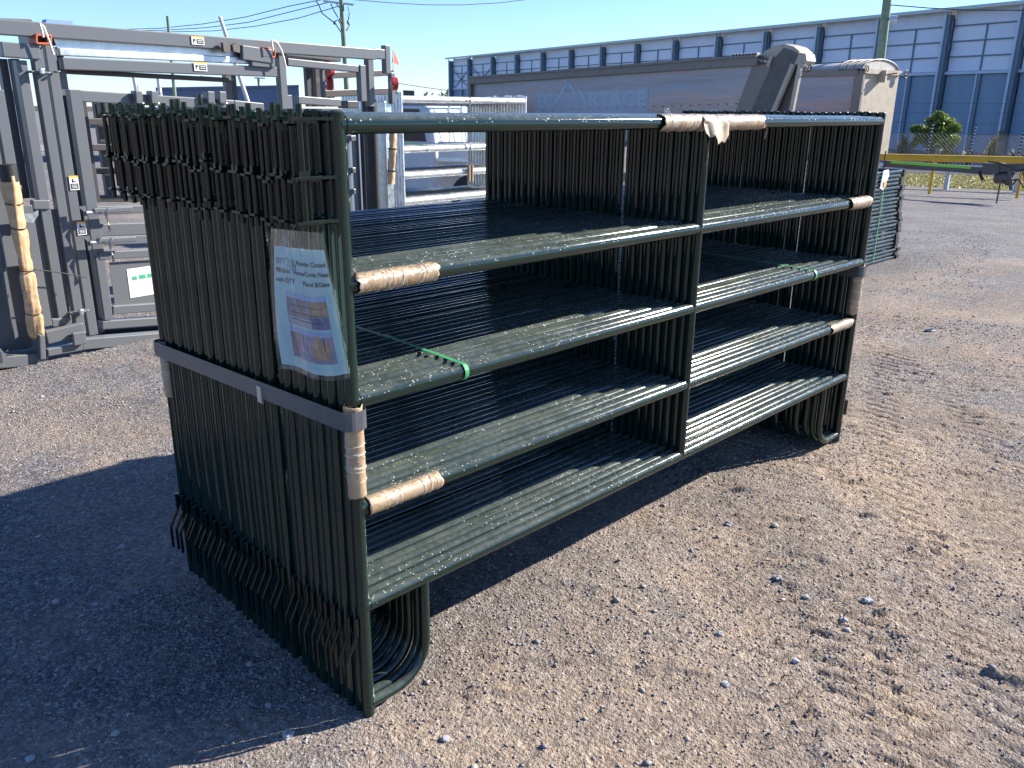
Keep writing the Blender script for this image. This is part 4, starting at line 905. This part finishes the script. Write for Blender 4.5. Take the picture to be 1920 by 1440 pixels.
def trailer2():
    b = at(1612, 150, 33); P = Plane((b.x, b.y), 84); g = gzf(b.x, b.y); O = Vector((b.x, b.y, g))
    t = thing('tipper_trailer', 'tipping trailer with sunlit beige end and arched grey tarpaulin, right of the raked tailgate', 'trailer', O)
    def pt(px, py, off=0): return P.w(*P.sz(px, py, off), off)-O
    a, zt = P.sz(1612, 136); b_, zb = P.sz(1500, 139); W = 2.5; zl = .9+g
    L_ = (b_-a); zl2 = zt+(zb-zt)*4.5
    MB().prism([P.w(a, zt-.02)-O, P.w(a+L_*3, zt-.02+(zb-zt)*3)-O, P.w(a+L_*3, zl)-O, P.w(a, zl)-O], P.n*.05).build('side_sheet', 'silver', t)
    MB().bar(P.w(a, zt+.02, -.05)-O, P.w(a+L_*3, zt+.02+(zb-zt)*3, -.05)-O, .24, .14, P.n).build('top_rail', 'beigeshade', t)
    MB().bar(P.w(a-.03*(1 if L_ > 0 else -1), zt+.1, -.02)-O, P.w(a, zl, -.02)-O, .34, .12, P.n).build('corner_post', 'beigeshade', t)
    s_ = -1 if L_ > 0 else 1
    e = MB().prism([P.w(a+s_*.12, zl, -.05)-O, P.w(a+s_*.12, zl, W)-O, P.w(a+s_*.12, zt+.12, W)-O, P.w(a+s_*.12, zt+.12, -.05)-O], P.t*(-s_*.08)).build('end_wall', 'beige', t)
    MB().bar(P.w(a+s_*.17, zt+.05, -.08)-O, P.w(a+s_*.17, zt+.05, W)-O, .16, .10, P.t).build('end_rail', 'beige', t)
    # arched tarp with bows
    v = []; n = 12; K = 10
    for i in range(K+1):
        q = i/K; s0 = a-(s_)*q*6.0
        for j in range(n+1): th = pi*j/n; v.append(P.w(s0, zt+.10+.34*sin(th)*(1-.5*q)+.02*sin(i*3.1), W/2-cos(th)*W/2)-O)
    f = [(i*(n+1)+j, (i+1)*(n+1)+j, (i+1)*(n+1)+j+1, i*(n+1)+j+1) for i in range(K) for j in range(n)]
    MB().add(v, f, True).build('tarpaulin', 'tarp', t)
    for q in range(4):
        s0 = a-s_*(q*.3-.06); MB().tube([P.w(s0, zt+.11+.36*sin(pi*j/n), W/2-cos(pi*j/n)*W/2)-O for j in range(n+1)], .03, 6).build('tarp_bow', 'beigeshade', t)
    MB().prism([P.w(a+s_*.05, zt+.10+.33*sin(pi*j/n), W/2-cos(pi*j/n)*W/2*.98)-O for j in range(n+1)], P.t*(-s_*.04)).build('tarp_end', 'tarp', t)
    for k in range(9): c = pt(1575+k*5.5, 131-k*.1, -.12); MB().tube([c, c+P.n*.1], .04, 8).build('roller_hook', 'black', t)
    for offn, zz in ((-.12, zt+.10), (W+.15, zt+.02)):
        c = P.w(a+s_*.3, zz, offn)-O; wv = MB().tube([c+P.n*(cos(q)*.13)+Vector((0, 0, sin(q)*.13)) for q in np.linspace(0, 2*pi, 17)], .02, 6).build('tarp_handwheel', 'dbrown', t)
        for q in (0, 1.05, 2.09): MB().tube([c+P.n*(cos(q)*.13)+Vector((0, 0, sin(q)*.13)), c-P.n*(cos(q)*.13)-Vector((0, 0, sin(q)*.13))], .012, 5).build('spoke', 'dbrown', wv)
    c = P.w(a+s_*.25, zt-.1, W*.45)-O; MB().box(c, (.12, .25, .4)).build('latch_arm', 'beige', t); MB().tube([c+Vector((0, -.5, .1)), c+Vector((0, .9, -.05))], .025, 6).build('latch_arm', 'beigeshade', t)
    for k in range(3):
        c = P.w(a-s_*(1.5+1.3*k), g+.5, .1)-O; MB().tube([c, c+P.n*.28], .48, 20).build('wheel', 'black', t)
trailer2()

# ================================================================ WAREHOUSE
def warehouse():
    b = at(1900, 288, 70); P = Plane((b.x, b.y), 76); ZG = gzf(b.x, b.y)-.3; EAVE = 8.75; BAND = 4.55
    t = thing('warehouse', 'very long blue-grey warehouse with white upper cladding and dark columns behind the yard', 'warehouse', (b.x, b.y, 0)); O = Vector((b.x, b.y, 0))
    sc = [-19.0, -12.6, -6.5, P.sz(1918, 60)[0]] + [P.sz(x, y)[0] for x, y in ((1779, 60), (1653, 60), (1539, 60), (1439, 70), (1349, 75), (1268, 80), (1196, 90), (1131, 98), (1072, 103), (1019, 108), (970, 112), (925, 118), (881, 125), (846, 125))]
    def w_(s, z, off=0): return P.w(s, z, off)-O
    def slab(s0, s1, z0, z1, off, th, name, mat, par=t): return MB().prism([w_(s0, z0, off), w_(s1, z0, off), w_(s1, z1, off), w_(s0, z1, off)], P.n*th).build(name, mat, par)
    for i, (a, c) in enumerate(zip(sc[:-1], sc[1:])):
        m = (a+c)/2; zs = [BAND, 5.55, 6.6, 7.65, EAVE-.05]
        for k in range(4):
            if k < 3: slab(a+.2, m-.01, zs[k]+.01, zs[k+1]-.01, .30, .06, 'cladding_panel', 'clad'); slab(m+.01, c-.2, zs[k]+.01, zs[k+1]-.01, .30, .06, 'cladding_panel', 'clad')
            else: slab(a+.2, c-.2, zs[k]+.01, zs[k+1]-.01, .30, .06, 'cladding_panel', 'clad')
        for k in range(1, 4): slab(a+.2, c-.2, zs[k]-.045, zs[k]+.045, .18, .10, 'girt', 'whcolumn')
        slab(m-.045, m+.045, BAND, zs[3]-.05, .21, .08, 'mullion', 'whcolumn')
        slab(a+.2, m-.2, ZG, BAND-.25, .32, .15, 'precast_panel', 'precast'); slab(m+.05, c-.2, ZG, BAND-.25, .32, .15, 'precast_panel', 'precast')
        slab(a+.1, c-.1, BAND-.22, BAND-.02, .05, .28, 'band_beam', 'whpipe'); slab(m-.2, m+.05, ZG, BAND-.22, .15, .3, 'intermediate_post', 'whcolumn'); slab(m+.05, m+.16, ZG, BAND-.22, .10, .2, 'post_flange', 'whpipe')
    for i, c in enumerate(sc):
        slab(c-.13, c+.13, ZG, EAVE-.35, -.26, .56, 'column', 'whcolumn'); slab(c+.135, c+.295, ZG, EAVE-.15, -.36, .12, 'downpipe', 'whpipe')
        for z in (7.9, 6.5): slab(c-.30, c-.18, z-.5, z, -.1, .08, 'conduit_bracket', 'whcolumn')
    for (a, c) in ((sc[-2], sc[-1]), (sc[-3], sc[-2])):
        MB().bar(w_(a, 7.4, .08), w_(c, 4.2, .08), .12, .08, P.n).build('cross_brace', 'whcolumn', t); MB().bar(w_(a, 4.2, .0), w_(c, 7.4, .0), .12, .08, P.n).build('cross_brace', 'whcolumn', t)
    s0, s1 = sc[0]-3, sc[-1]+.6
    slab(s0, s1, EAVE-.12, EAVE+.10, -.75, .16, 'gutter', 'roof'); MB().prism([w_(s0, EAVE+.06, -.6), w_(s1, EAVE+.06, -.6), w_(s1, EAVE+.12, -.6), w_(s0, EAVE+.12, -.6)], P.n*36+Vector((0, 0, 2.2))).build('roof', 'roof', t)
    slab(s1-.6, s1-.5, ZG, EAVE, .4, 34, 'end_wall', 'clad'); slab(s0, s1-.7, ZG, EAVE-.3, 3., .2, 'inner_wall', 'precast')
    # yellow gas pipe against the wall
    y = MB().tube([w_(P.sz(1884, 240)[0], P.sz(1884, 246)[1], -.5), w_(P.sz(1882, 255)[0], P.sz(1882, 256)[1], -.5), w_(P.sz(1868, 266)[0], P.sz(1868, 266)[1], -.5), w_(P.sz(1852, 276)[0], ZG, -.5)], .14, 8); y.build('yellow_pipe', 'yellow', t)
warehouse()

# ================================================================ POLES, WIRES, FAR SHEDS
def pole(pxt, pyt, pxb, pyb, h, r, mat, lb, top_extra=0, name='power_pole'):
    T = at(pxt, pyt, h); B = at(pxb, pyb, h); g = gzf(B.x, B.y); d = (T-B); k = (g-B.z)/d.z if abs(d.z) > 1e-6 else 0
    base = B + d*k; top = T + d.normalized()*top_extra
    t = thing(name, lb, 'pole', base); MB().tube([Vector((0, 0, -.3)), top-base], r, 14, radii=[1.15, .85]).build('shaft', mat, t)
    return t, base, top
pt_, pb_, ptop = pole(1664, 0, 1650, 118, 36, .17, 'polegreen', 'thick green-stained timber pole in front of the warehouse', 3.)
MB().tube([at(1665, 34, 36)-pb_, at(1674, 36, 35.8)-pb_], .05, 8).build('lamp_arm', 'whpipe', pt_); o = MB().tube([at(1670, 36, 35.7)-pb_, at(1682, 37, 35.7)-pb_], .13, 12).build('lamp_head', 'whpipe', pt_)
mp_, mb_, mtop = pole(640, 0, 650, 165, 60, .17, 'polegreen', 'tall timber power pole with crossarm and hanging leads, above the middle of the crush', 1.5)
MB().bar(at(606, 2, 60)-mb_, at(663, 9, 60)-mb_, .14, .12, (0, 0, 1)).build('crossarm', 'polewhite', mp_)
for pts in ([(592, 1), (598, 10), (604, 25), (618, 36), (628, 43), (643, 66)], [(620, 7), (626, 20), (634, 33)], [(625, 42), (633, 37), (638, 44), (642, 55)], [(630, 6), (641, 20)], [(652, 12), (655, 25), (653, 38)], [(651, 38), (656, 46), (649, 58)]):
    MB().tube([at(x, y, 59.8)-mb_ for x, y in pts], .035, 5).build('lead', 'wire', mp_)
for x, y in ((626, 42), (652, 42), (637, 36)): MB().tube([at(x, y-2, 59.7)-mb_, at(x+2, y+4, 59.7)-mb_], .08, 8).build('insulator', 'dbrown', mp_)
p2, b2, _ = pole(484, 145, 488, 186, 150, .22, 'polegreen', 'small distant power pole with a crossarm, seen through the crush frame')
MB().bar(at(477, 146, 150)-b2, at(497, 147, 150)-b2, .25, .2, (0, 0, 1)).build('crossarm', 'polewhite', p2)
pole(314, 30, 327, 172, 70, .13, 'polegreen', 'thin dark green pole left of centre above the crush'); pole(412, 31, 425, 69, 40, .09, 'polewhite', 'pale leaning light pole above the slide rail', name='light_pole')
pole(250, 140, 257, 175, 60, .14, 'polewhite', 'pale pole, left of two seen under the slide rail', name='light_pole'); pole(296, 140, 300, 175, 60, .14, 'polewhite', 'pale pole, right of two seen under the slide rail', name='light_pole')
def wires(name, lb, pts, h0, h1, r=.022):
    q = [at(x, y, h0+(h1-h0)*i/(len(pts)-1)) for i, (x, y) in enumerate(pts)]; B = q[0]
    o = MB().tube([p-B for p in q], r, 4).build(name, 'wire', None, B); tag(o, lb, 'wire')
wires('overhead_wire', 'overhead wire, highest of three running left from the tall pole', [(610, -2), (540, 12), (460, 32), (380, 45), (300, 53), (200, 56)], 60, 90, .028)
wires('overhead_wire', 'overhead wire, middle of three running left from the tall pole', [(622, 3), (545, 22), (465, 42), (385, 52), (300, 57), (200, 58)], 60, 90, .028)
wires('overhead_wire', 'overhead wire, lowest of three running left from the tall pole', [(640, 10), (560, 34), (480, 49), (400, 58), (300, 60)], 60, 90, .028)
wires('overhead_wire', 'overhead wire sagging right from the tall pole across the sky', [(660, -1), (730, 5), (800, 9), (870, 9), (940, 5), (1010, -4)], 60, 75, .028)
wires('overhead_wire', 'overhead wire running right from the green pole in front of the warehouse', [(1667, 9), (1740, 15), (1820, 19), (1930, 19)], 36, 33, .018)
wires('overhead_wire', 'faint far wire between the crush and the warehouse corner', [(745, 156), (790, 163), (842, 170)], 90, 90, .03)
def shed(lb, pts, h, depth, mat, roofm='roof', name='shed'):
    Q = [at(x, y, h) for x, y in pts]; a, b = Q[0], Q[1]; g = min(gzf(a.x, a.y), gzf(b.x, b.y)); n = Vector((a.x-CAM.x, a.y-CAM.y, 0)).normalized()
    t = thing(name, lb, 'shed', (a.x, a.y, g)); O = Vector((a.x, a.y, g))
    MB().prism([Vector((a.x, a.y, g))-O, Vector((b.x, b.y, g))-O, b-O, a-O], n*depth).build('wall', mat, t)
    MB().prism([a-O-n*.3, b-O-n*.3, b-O-n*.3+Vector((0, 0, .25)), a-O-n*.3+Vector((0, 0, .25))], n*(depth+.6)).build('roof', roofm, t)
    return t
shed('long low dark blue shed on the horizon behind the crush', [(292, 168), (560, 163)], 120, 30, 'dshed', 'dshed')
shed('grey building end beside the left post of the silver panels', [(756, 184), (777, 185)], 30, 6, 'greyback', 'greyback')
shed('small dark shed with a lean-to roof just left of the warehouse corner', [(806, 190), (842, 189)], 80, 10, 'dshed', 'dshed'); shed('pale low building on the horizon between the silver post and the ute', [(777, 197), (808, 198)], 90, 8, 'clad')
shed('brown-grey building seen through the left bars of the crush', [(196, 196), (262, 194)], 45, 8, 'greyback', 'greyback')
shed('pale distant shed seen through the far left bars of the crush', [(-60, 176), (60, 178)], 60, 10, 'clad')

# ================================================================ VEGETATION
def leaf_cloud(centres, nper, size, mat, name, parent, rs, squash=.8):
    V, F = [], []
    for (c, r) in centres:
        d = rs.normal(size=(nper, 3)); d /= np.linalg.norm(d, axis=1)[:, None]; rad = r*(rs.random(nper)**.45)[:, None]; p = np.array(c)+d*rad*np.array([1, 1, squash])
        for q in p:
            a = Vector(rs.normal(size=3)).normalized(); b = a.cross(Vector(rs.normal(size=3))).normalized(); k = size*rs.uniform(.6, 1.3); q = Vector(q); o = len(V)
            V += [q-a*k, q+b*k*.45, q+a*k, q-b*k*.45]; F.append((o, o+1, o+2, o+3))
    return MB().add(V, F).build(name, mat, parent)
def small_tree():
    B = at(1745, 289, 51); g = gzf(B.x, B.y); B = Vector((B.x, B.y, g)); t = thing('small_tree', 'small bushy yellow-green tree in front of the warehouse wall', 'tree', B); rs = np.random.default_rng(3)
    R_ = Vector((RM[0][0], RM[1][0], 0)).normalized(); Fd = Vector((-R_.y, R_.x, 0))
    MB().tube([(0, 0, -.1), R_*.05+Vector((0, 0, .5)), R_*.15+Vector((0, 0, 1.1)), R_*.3+Vector((0, 0, 1.9))], .07, 8, radii=[1.2, 1, .7, .3]).build('trunk', 'bark', t)
    for k in range(6):
        a = rs.uniform(-1.2, 1.2); b = rs.uniform(-.8, .8); MB().tube([R_*.1+Vector((0, 0, .6+.1*k)), R_*(.1+a*.5)+Fd*b*.4+Vector((0, 0, 1.2+.1*k)), R_*(.2+a)+Fd*b+Vector((0, 0, 1.7+.1*k))], .03, 6, radii=[1, .7, .3]).build('limb', 'bark', t)
    def px(x, y, dd): q = at(x, y, 51+dd)-B; return tuple(q)
    cs = [(px(x, y, rs.uniform(-.8, .8)), r) for x, y, r in ((1765, 224, .42), (1750, 228, .40), (1778, 232, .45), (1725, 245, .38), (1716, 242, .25), (1735, 252, .5), (1755, 246, .6), (1775, 252, .55), (1790, 240, .34), (1788, 262, .36), (1722, 262, .3), (1745, 266, .42), (1770, 268, .42), (1712, 272, .18), (1760, 216, .25), (1782, 272, .3))]
    leaf_cloud(cs, 420, .095, 'leaf', 'crown', t, rs)
small_tree()
def flax(px, py, wpx, hpx, lb, h=50):
    B = at(px, py, h); g = gzf(B.x, B.y); t = thing('flax_bush', lb, 'bush', (B.x, B.y, g), 'dark bushes along the warehouse wall'); rs = np.random.default_rng(px); k = h/FOC*1.1; mb = MB()
    for i in range(150):
        a = rs.uniform(0, 2*pi); R_ = wpx*k/2*rs.uniform(.15, 1); Hh = hpx*k*rs.uniform(.6, 1.1)*(1-.45*(R_/(wpx*k/2))**2); d = Vector((cos(a), sin(a), 0)); n_ = Vector((-sin(a), cos(a), 0))*.03
        p0 = d*R_*.25; p1 = d*R_*.6+Vector((0, 0, Hh*.8)); p2 = d*R_*1.05+Vector((0, 0, Hh)); mb.add([p0-n_, p0+n_, p1+n_*.8, p1-n_*.8, p2], [(0, 1, 2, 3), (3, 2, 4)])
    mb.build('blades', 'flax', t)
for a in ((1692, 291, 52, 44, 'dark spiky bush at the left end of the bush row by the pole'), (1772, 292, 52, 36, 'dark spiky bush under the small tree'), (1815, 292, 30, 28, 'smallest dark spiky bush, right of the small tree'), (1860, 292, 40, 44, 'tall dark spiky bush below the yellow pipe'), (1905, 293, 50, 28, 'low dark spiky bush at the right edge')): flax(*a)
def grass_verge():
    rs = np.random.default_rng(9); V, F = [], []
    for i in range(9000):
        px, h = rs.uniform(1640, 1960), rs.uniform(32.5, 44); q = at(px, 330, h); x, y = q.x, q.y; z = gzf(x, y)
        a = rs.uniform(0, pi); hh = rs.uniform(.02, .08); o = len(V); V += [(x-cos(a)*.05, y-sin(a)*.05, z), (x+cos(a)*.05, y+sin(a)*.05, z), (x+rs.uniform(-.05, .05), y+rs.uniform(-.05, .05), z+hh)]; F.append((o, o+1, o+2))
    o = MB().add(V, F).build('grass', 'grass'); tag(o, 'strip of thin green and dry grass behind the guard rail', 'grass'); o['kind'] = 'stuff'
grass_verge()
def far_trees():
    rs = np.random.default_rng(21); cs = []
    for i in range(30): q = at(rs.uniform(735, 900), 197, 220); cs.append(((q.x, q.y, 1+rs.uniform(0, 3)), 3.))
    V = leaf_cloud(cs, 60, .6, 'fartree', 'far_wood', None, rs); tag(V, 'low dark line of far trees on the horizon left of the warehouse', 'trees'); V['kind'] = 'stuff'
far_trees()

# ================================================================ FENCE, GUARD RAIL, BARRIER, BOOM
def fence():
    A = at(1640, 300, 44); B = at(2010, 300, 44.5); A.z = B.z = 0; t_ = (B-A).normalized(); ln = (B-A).length; n_ = Vector((-t_.y, t_.x, 0))
    P = Plane((A.x, A.y), math.degrees(atan2(t_.y, t_.x))); g = gzf(A.x+2, A.y)
    zt = P.sz(1745, 250)[1]; t = thing('chain_link_fence', 'chain-link fence with black and white insulator posts in front of the warehouse', 'fence', (A.x, A.y, g)); h = zt-g
    V = MB()
    p = .16; n = int((ln+h)/p)
    for i in range(n):
        for sgn in (1, -1):
            s0 = -h+i*p if sgn > 0 else i*p; z0, z1, s1 = 0, h, s0+sgn*h
            a_, b_ = s0, s1
            def clip(a, za, b, zb):
                if a < 0: za += (zb-za)*(0-a)/(b-a); a = 0
                if a > ln: za += (zb-za)*(ln-a)/(b-a); a = ln
                return a, za
            if max(a_, b_) <= 0 or min(a_, b_) >= ln: continue
            x0, q0 = clip(a_, 0, b_, h); x1, q1 = clip(b_, h, a_, 0)
            V.tube([t_*x0+Vector((0, 0, q0)), t_*x1+Vector((0, 0, q1))], .0065, 3, cap=False)
    m = V.build('chain_link_mesh', 'wire', t); m['kind'] = 'stuff'
    MB().tube([Vector((0, 0, h)), t_*ln+Vector((0, 0, h))], .012, 5).build('top_wire', 'wire', t)
    for k in (.45, .9, 1.3): MB().tube([Vector((0, 0, h+k)), t_*ln+Vector((0, 0, h+k))], .006, 4).build('electric_wire', 'wire', t)
    for px, py in ((1745, 229), (1825, 233), (1917, 230)):
        s0 = P.sz(px-6, 270)[0]; zt2 = P.sz(px, py)[1]-g; o = MB().tube([t_*s0, t_*(s0+.12)+Vector((0, 0, zt2))], .035, 8).build('fence_post', 'black', t)
        for k in range(9): z = h*.5+k*(zt2-h*.5)/9; s1 = s0+.12*z/zt2; MB().tube([t_*s1+Vector((0, 0, z)), t_*s1+Vector((0, 0, z+.05))], .045, 8).build('insulator', 'whpipe', o)
fence()
def guard_rail():
    P0 = at(1640, 338, 31.5); P1 = at(1990, 345, 32); P0.z = P1.z = 0; t_ = (P1-P0).normalized(); n_ = Vector((-t_.y, t_.x, 0)); n_ = n_ if (P0-CAM).dot(n_) > 0 else -n_
    P = Plane((P0.x, P0.y), math.degrees(atan2(t_.y, t_.x))); g = gzf(P0.x, P0.y); ln = (P1-P0).length; P0 -= t_*3.0; ln += 3.0
    t = thing('guard_rail', 'galvanised steel guard rail on short white posts along the far edge of the yard', 'guard rail', (P0.x, P0.y, g))
    zc = P.sz(1760, 317)[1]-g; prof = [(-.0, -.155), (-.06, -.11), (-.06, -.06), (0, -.02), (0, .02), (-.06, .06), (-.06, .11), (0, .155)]
    v = [t_*s+n_*q+Vector((0, 0, zc+z)) for s in (0, ln) for q, z in prof]; f = [(i, i+1, 8+i+1, 8+i) for i in range(7)]
    o = MB().add(v, f).build('w_beam', 'galv', t); m = o.modifiers.new('t', 'SOLIDIFY'); m.thickness = .004
    for k in range(12): MB().box(t_*(k*2.0+1.2)+Vector((0, 0, zc/2)), (.12, .12, zc)).build('post', 'whpipe', t)
guard_rail()
def barrier():
    A = at(1640, 294, 29); B = at(1990, 302, 29); g = gzf(A.x, A.y); t = thing('yellow_barrier', 'long yellow steel pipe barrier on thin yellow posts in front of the guard rail', 'barrier', (A.x, A.y, g)); O = Vector((A.x, A.y, g))
    MB().tube([A-O, B-O], .10, 16).build('pipe', 'yellow', t)
    for px in (1600, 1760, 1925):
        q = A+(B-A)*((px-1640)/350); MB().tube([Vector((q.x, q.y, gzf(q.x, q.y)))-O, q-O], .045, 8).build('post', 'yellow', t)
barrier()
def boom():
    A = at(1662, 307, 27.0); B = at(1862, 321, 25.5); g = gzf(A.x, A.y); O = Vector((A.x, A.y, g))
    t = thing('implement_drawbar', 'weathered brown implement boom with lime reflective tape, hoses and hitch head at the right edge', 'farm implement', O)
    bevel(MB().bar(A-O, B-O, .21, .18, (0, 0, 1)).build('beam', 'machbrown', t), .01)
    d = (B-A).normalized(); nn = Vector((-d.y, d.x, 0)); nn = -nn if (A-CAM).dot(nn) > 0 else nn
    MB().bar(A-O+d*.2+nn*.10+Vector((0, 0, .06)), A-O+d*2.5+nn*.10+Vector((0, 0, .06)), .07, .012, nn).build('lime_tape', 'lime', t)
    MB().box(B-O+d*.0+Vector((0, 0, .08)), (.5, .4, .26)).build('hitch_frame', 'machbrown', t); o = MB().tube([at(1868, 333, 25.4)-O, at(1904, 334, 25.2)-O], .15, 16); o.build('gearbox', 'machbrown', t)
    bevel(MB().bar(at(1850, 316, 25.4)-O, at(1960, 312, 25.)-O, .14, .2, (0, 0, 1)).build('hitch_arm', 'machbrown', t), .01)
    for pts in ([(1852, 303), (1870, 305), (1892, 312)], [(1880, 338), (1886, 346), (1900, 345), (1908, 335)], [(1895, 338), (1910, 336), (1920, 352)], [(1905, 322), (1917, 318), (1922, 340), (1926, 356)]):
        MB().tube([at(x, y, 25.)-O for x, y in pts], .022, 6).build('hydraulic_hose', 'black', t)
    MB().tube([at(1836, 321, 25.4)-O, at(1838, 328, 25.4)-O, at(1843, 338, 25.4)-O], .035, 8).build('hose_coupling', 'black', t)
    for px, py in ((1878, 330), (1661, 283)):
        q = at(px, py, 25.6 if px > 1700 else 26.9); MB().tube([Vector((q.x, q.y, gzf(q.x, q.y)))-O, q-O], .022, 8).build('stand_leg', 'machbrown', t)
    MB().tube([at(1892, 316, 25.)-O, at(1896, 356, 25.)-O], .05, 8).build('stand_leg', 'machbrown', t)
boom()

# ================================================================ FLAT STACK OF GREEN PANELS AT THE RIGHT
def flat_stack():
    n = 24; X1, Y0 = 8.80, 2.03; dz = 1.0/n
    rail = MB().tube([(-2.9, 0, 0), (-.03, 0, 0)], .0175, 12).mesh('rail', M['green']); post = MB().tube([(-.04, -.01, 0), (-.04, 1.5, 0)], .019, 10).mesh('post', M['greenrod'])
    cap = MB().box((-.03, .0, 0), (.085, .06, .034)).mesh('end_bracket', M['black'])
    words = ['bottom', 'second', 'third', 'fourth', 'fifth', 'sixth', 'seventh', 'eighth', 'ninth', 'tenth', 'eleventh', 'twelfth', 'thirteenth', 'fourteenth', 'fifteenth', 'sixteenth', 'seventeenth', 'eighteenth', 'nineteenth', 'twentieth', 'twenty-first', 'twenty-second', 'twenty-third', 'top']
    for i in range(n):
        big = i in (0, 2, 7, 8, 10, 16, 22, 23)
        lb = 'green yard panel lying flat, %s of the low stack at right' % (words[i] if i in (0, n-1) else words[i]+' from the ground,')
        p = thing('flat_yard_panel', lb, 'fence panel', (X1-.0065*i+(.06 if big else 0)+rng.uniform(-.015, .015), Y0+rng.uniform(-.012, .012), .022+i*dz), 'green yard panels lying flat in a stack')
        link('rail', rail, p); link('rail', rail, p, (0, .38, 0)); link('rail', rail, p, (0, .75, 0)); link('rail', rail, p, (0, 1.1, 0)); link('rail', rail, p, (0, 1.48, 0)); link('post', post, p); link('end_bracket', cap, p, (.03, .0, 0))
    t = thing('plastic_strap', 'thin green strap running down the face of the flat panel stack', 'strap', (X1-.62, Y0-.02, .0)); MB().box((0, 0, 0), (.016, .002, .96)).build('band', 'gstrap', t, (0, -.004, .51))
    t = thing('paper_tag', 'crumpled white and orange paper tag on top of the flat panel stack', 'tag', (X1-.66, Y0-.03, .93)); o = MB().prism([(-.08, 0, -.10), (-.02, -.01, -.12), (.03, 0, -.10), (.09, -.01, .03), (.08, 0, .09), (-.05, 0, .08)], (0, .004, 0)).build('sheet', 'white', t); MB().box((.01, -.012, -.06), (.06, .003, .06)).build('orange_print', 'orangeprint', o)
flat_stack()

# ================================================================ LOW RISE ADDED ALL ROUND THE YARD TO DARKEN REFLECTIONS IN THE PINS
def reflection_hills():
    n = 120; v, f = [], []; rs = np.random.default_rng(4)
    for i in range(n):
        a = 2*pi*i/n; r = 420; h = 7+4*sin(3*a+1)+2.5*sin(11*a)+rs.uniform(-.8, .8); deg = math.degrees(a) % 360
        if 0 < deg < 100: h = 1.0
        v += [(cos(a)*r, sin(a)*r, -3), (cos(a)*(r+20), sin(a)*(r+20), h*.8), (cos(a)*(r+60), sin(a)*(r+60), h), (cos(a)*(r+160), sin(a)*(r+160), -3)]
    for i in range(n):
        for k in range(3): a, b = 4*i+k, 4*((i+1) % n)+k; f.append((a, b, b+1, a+1))
    o = MB().add(v, f, True).build('reflection_hills', 'hillmat'); o['kind'] = 'structure'
M['hillmat'] = plain('added_dark_hills', (.055, .06, .045), .95, 0, .3, .05)
reflection_hills()
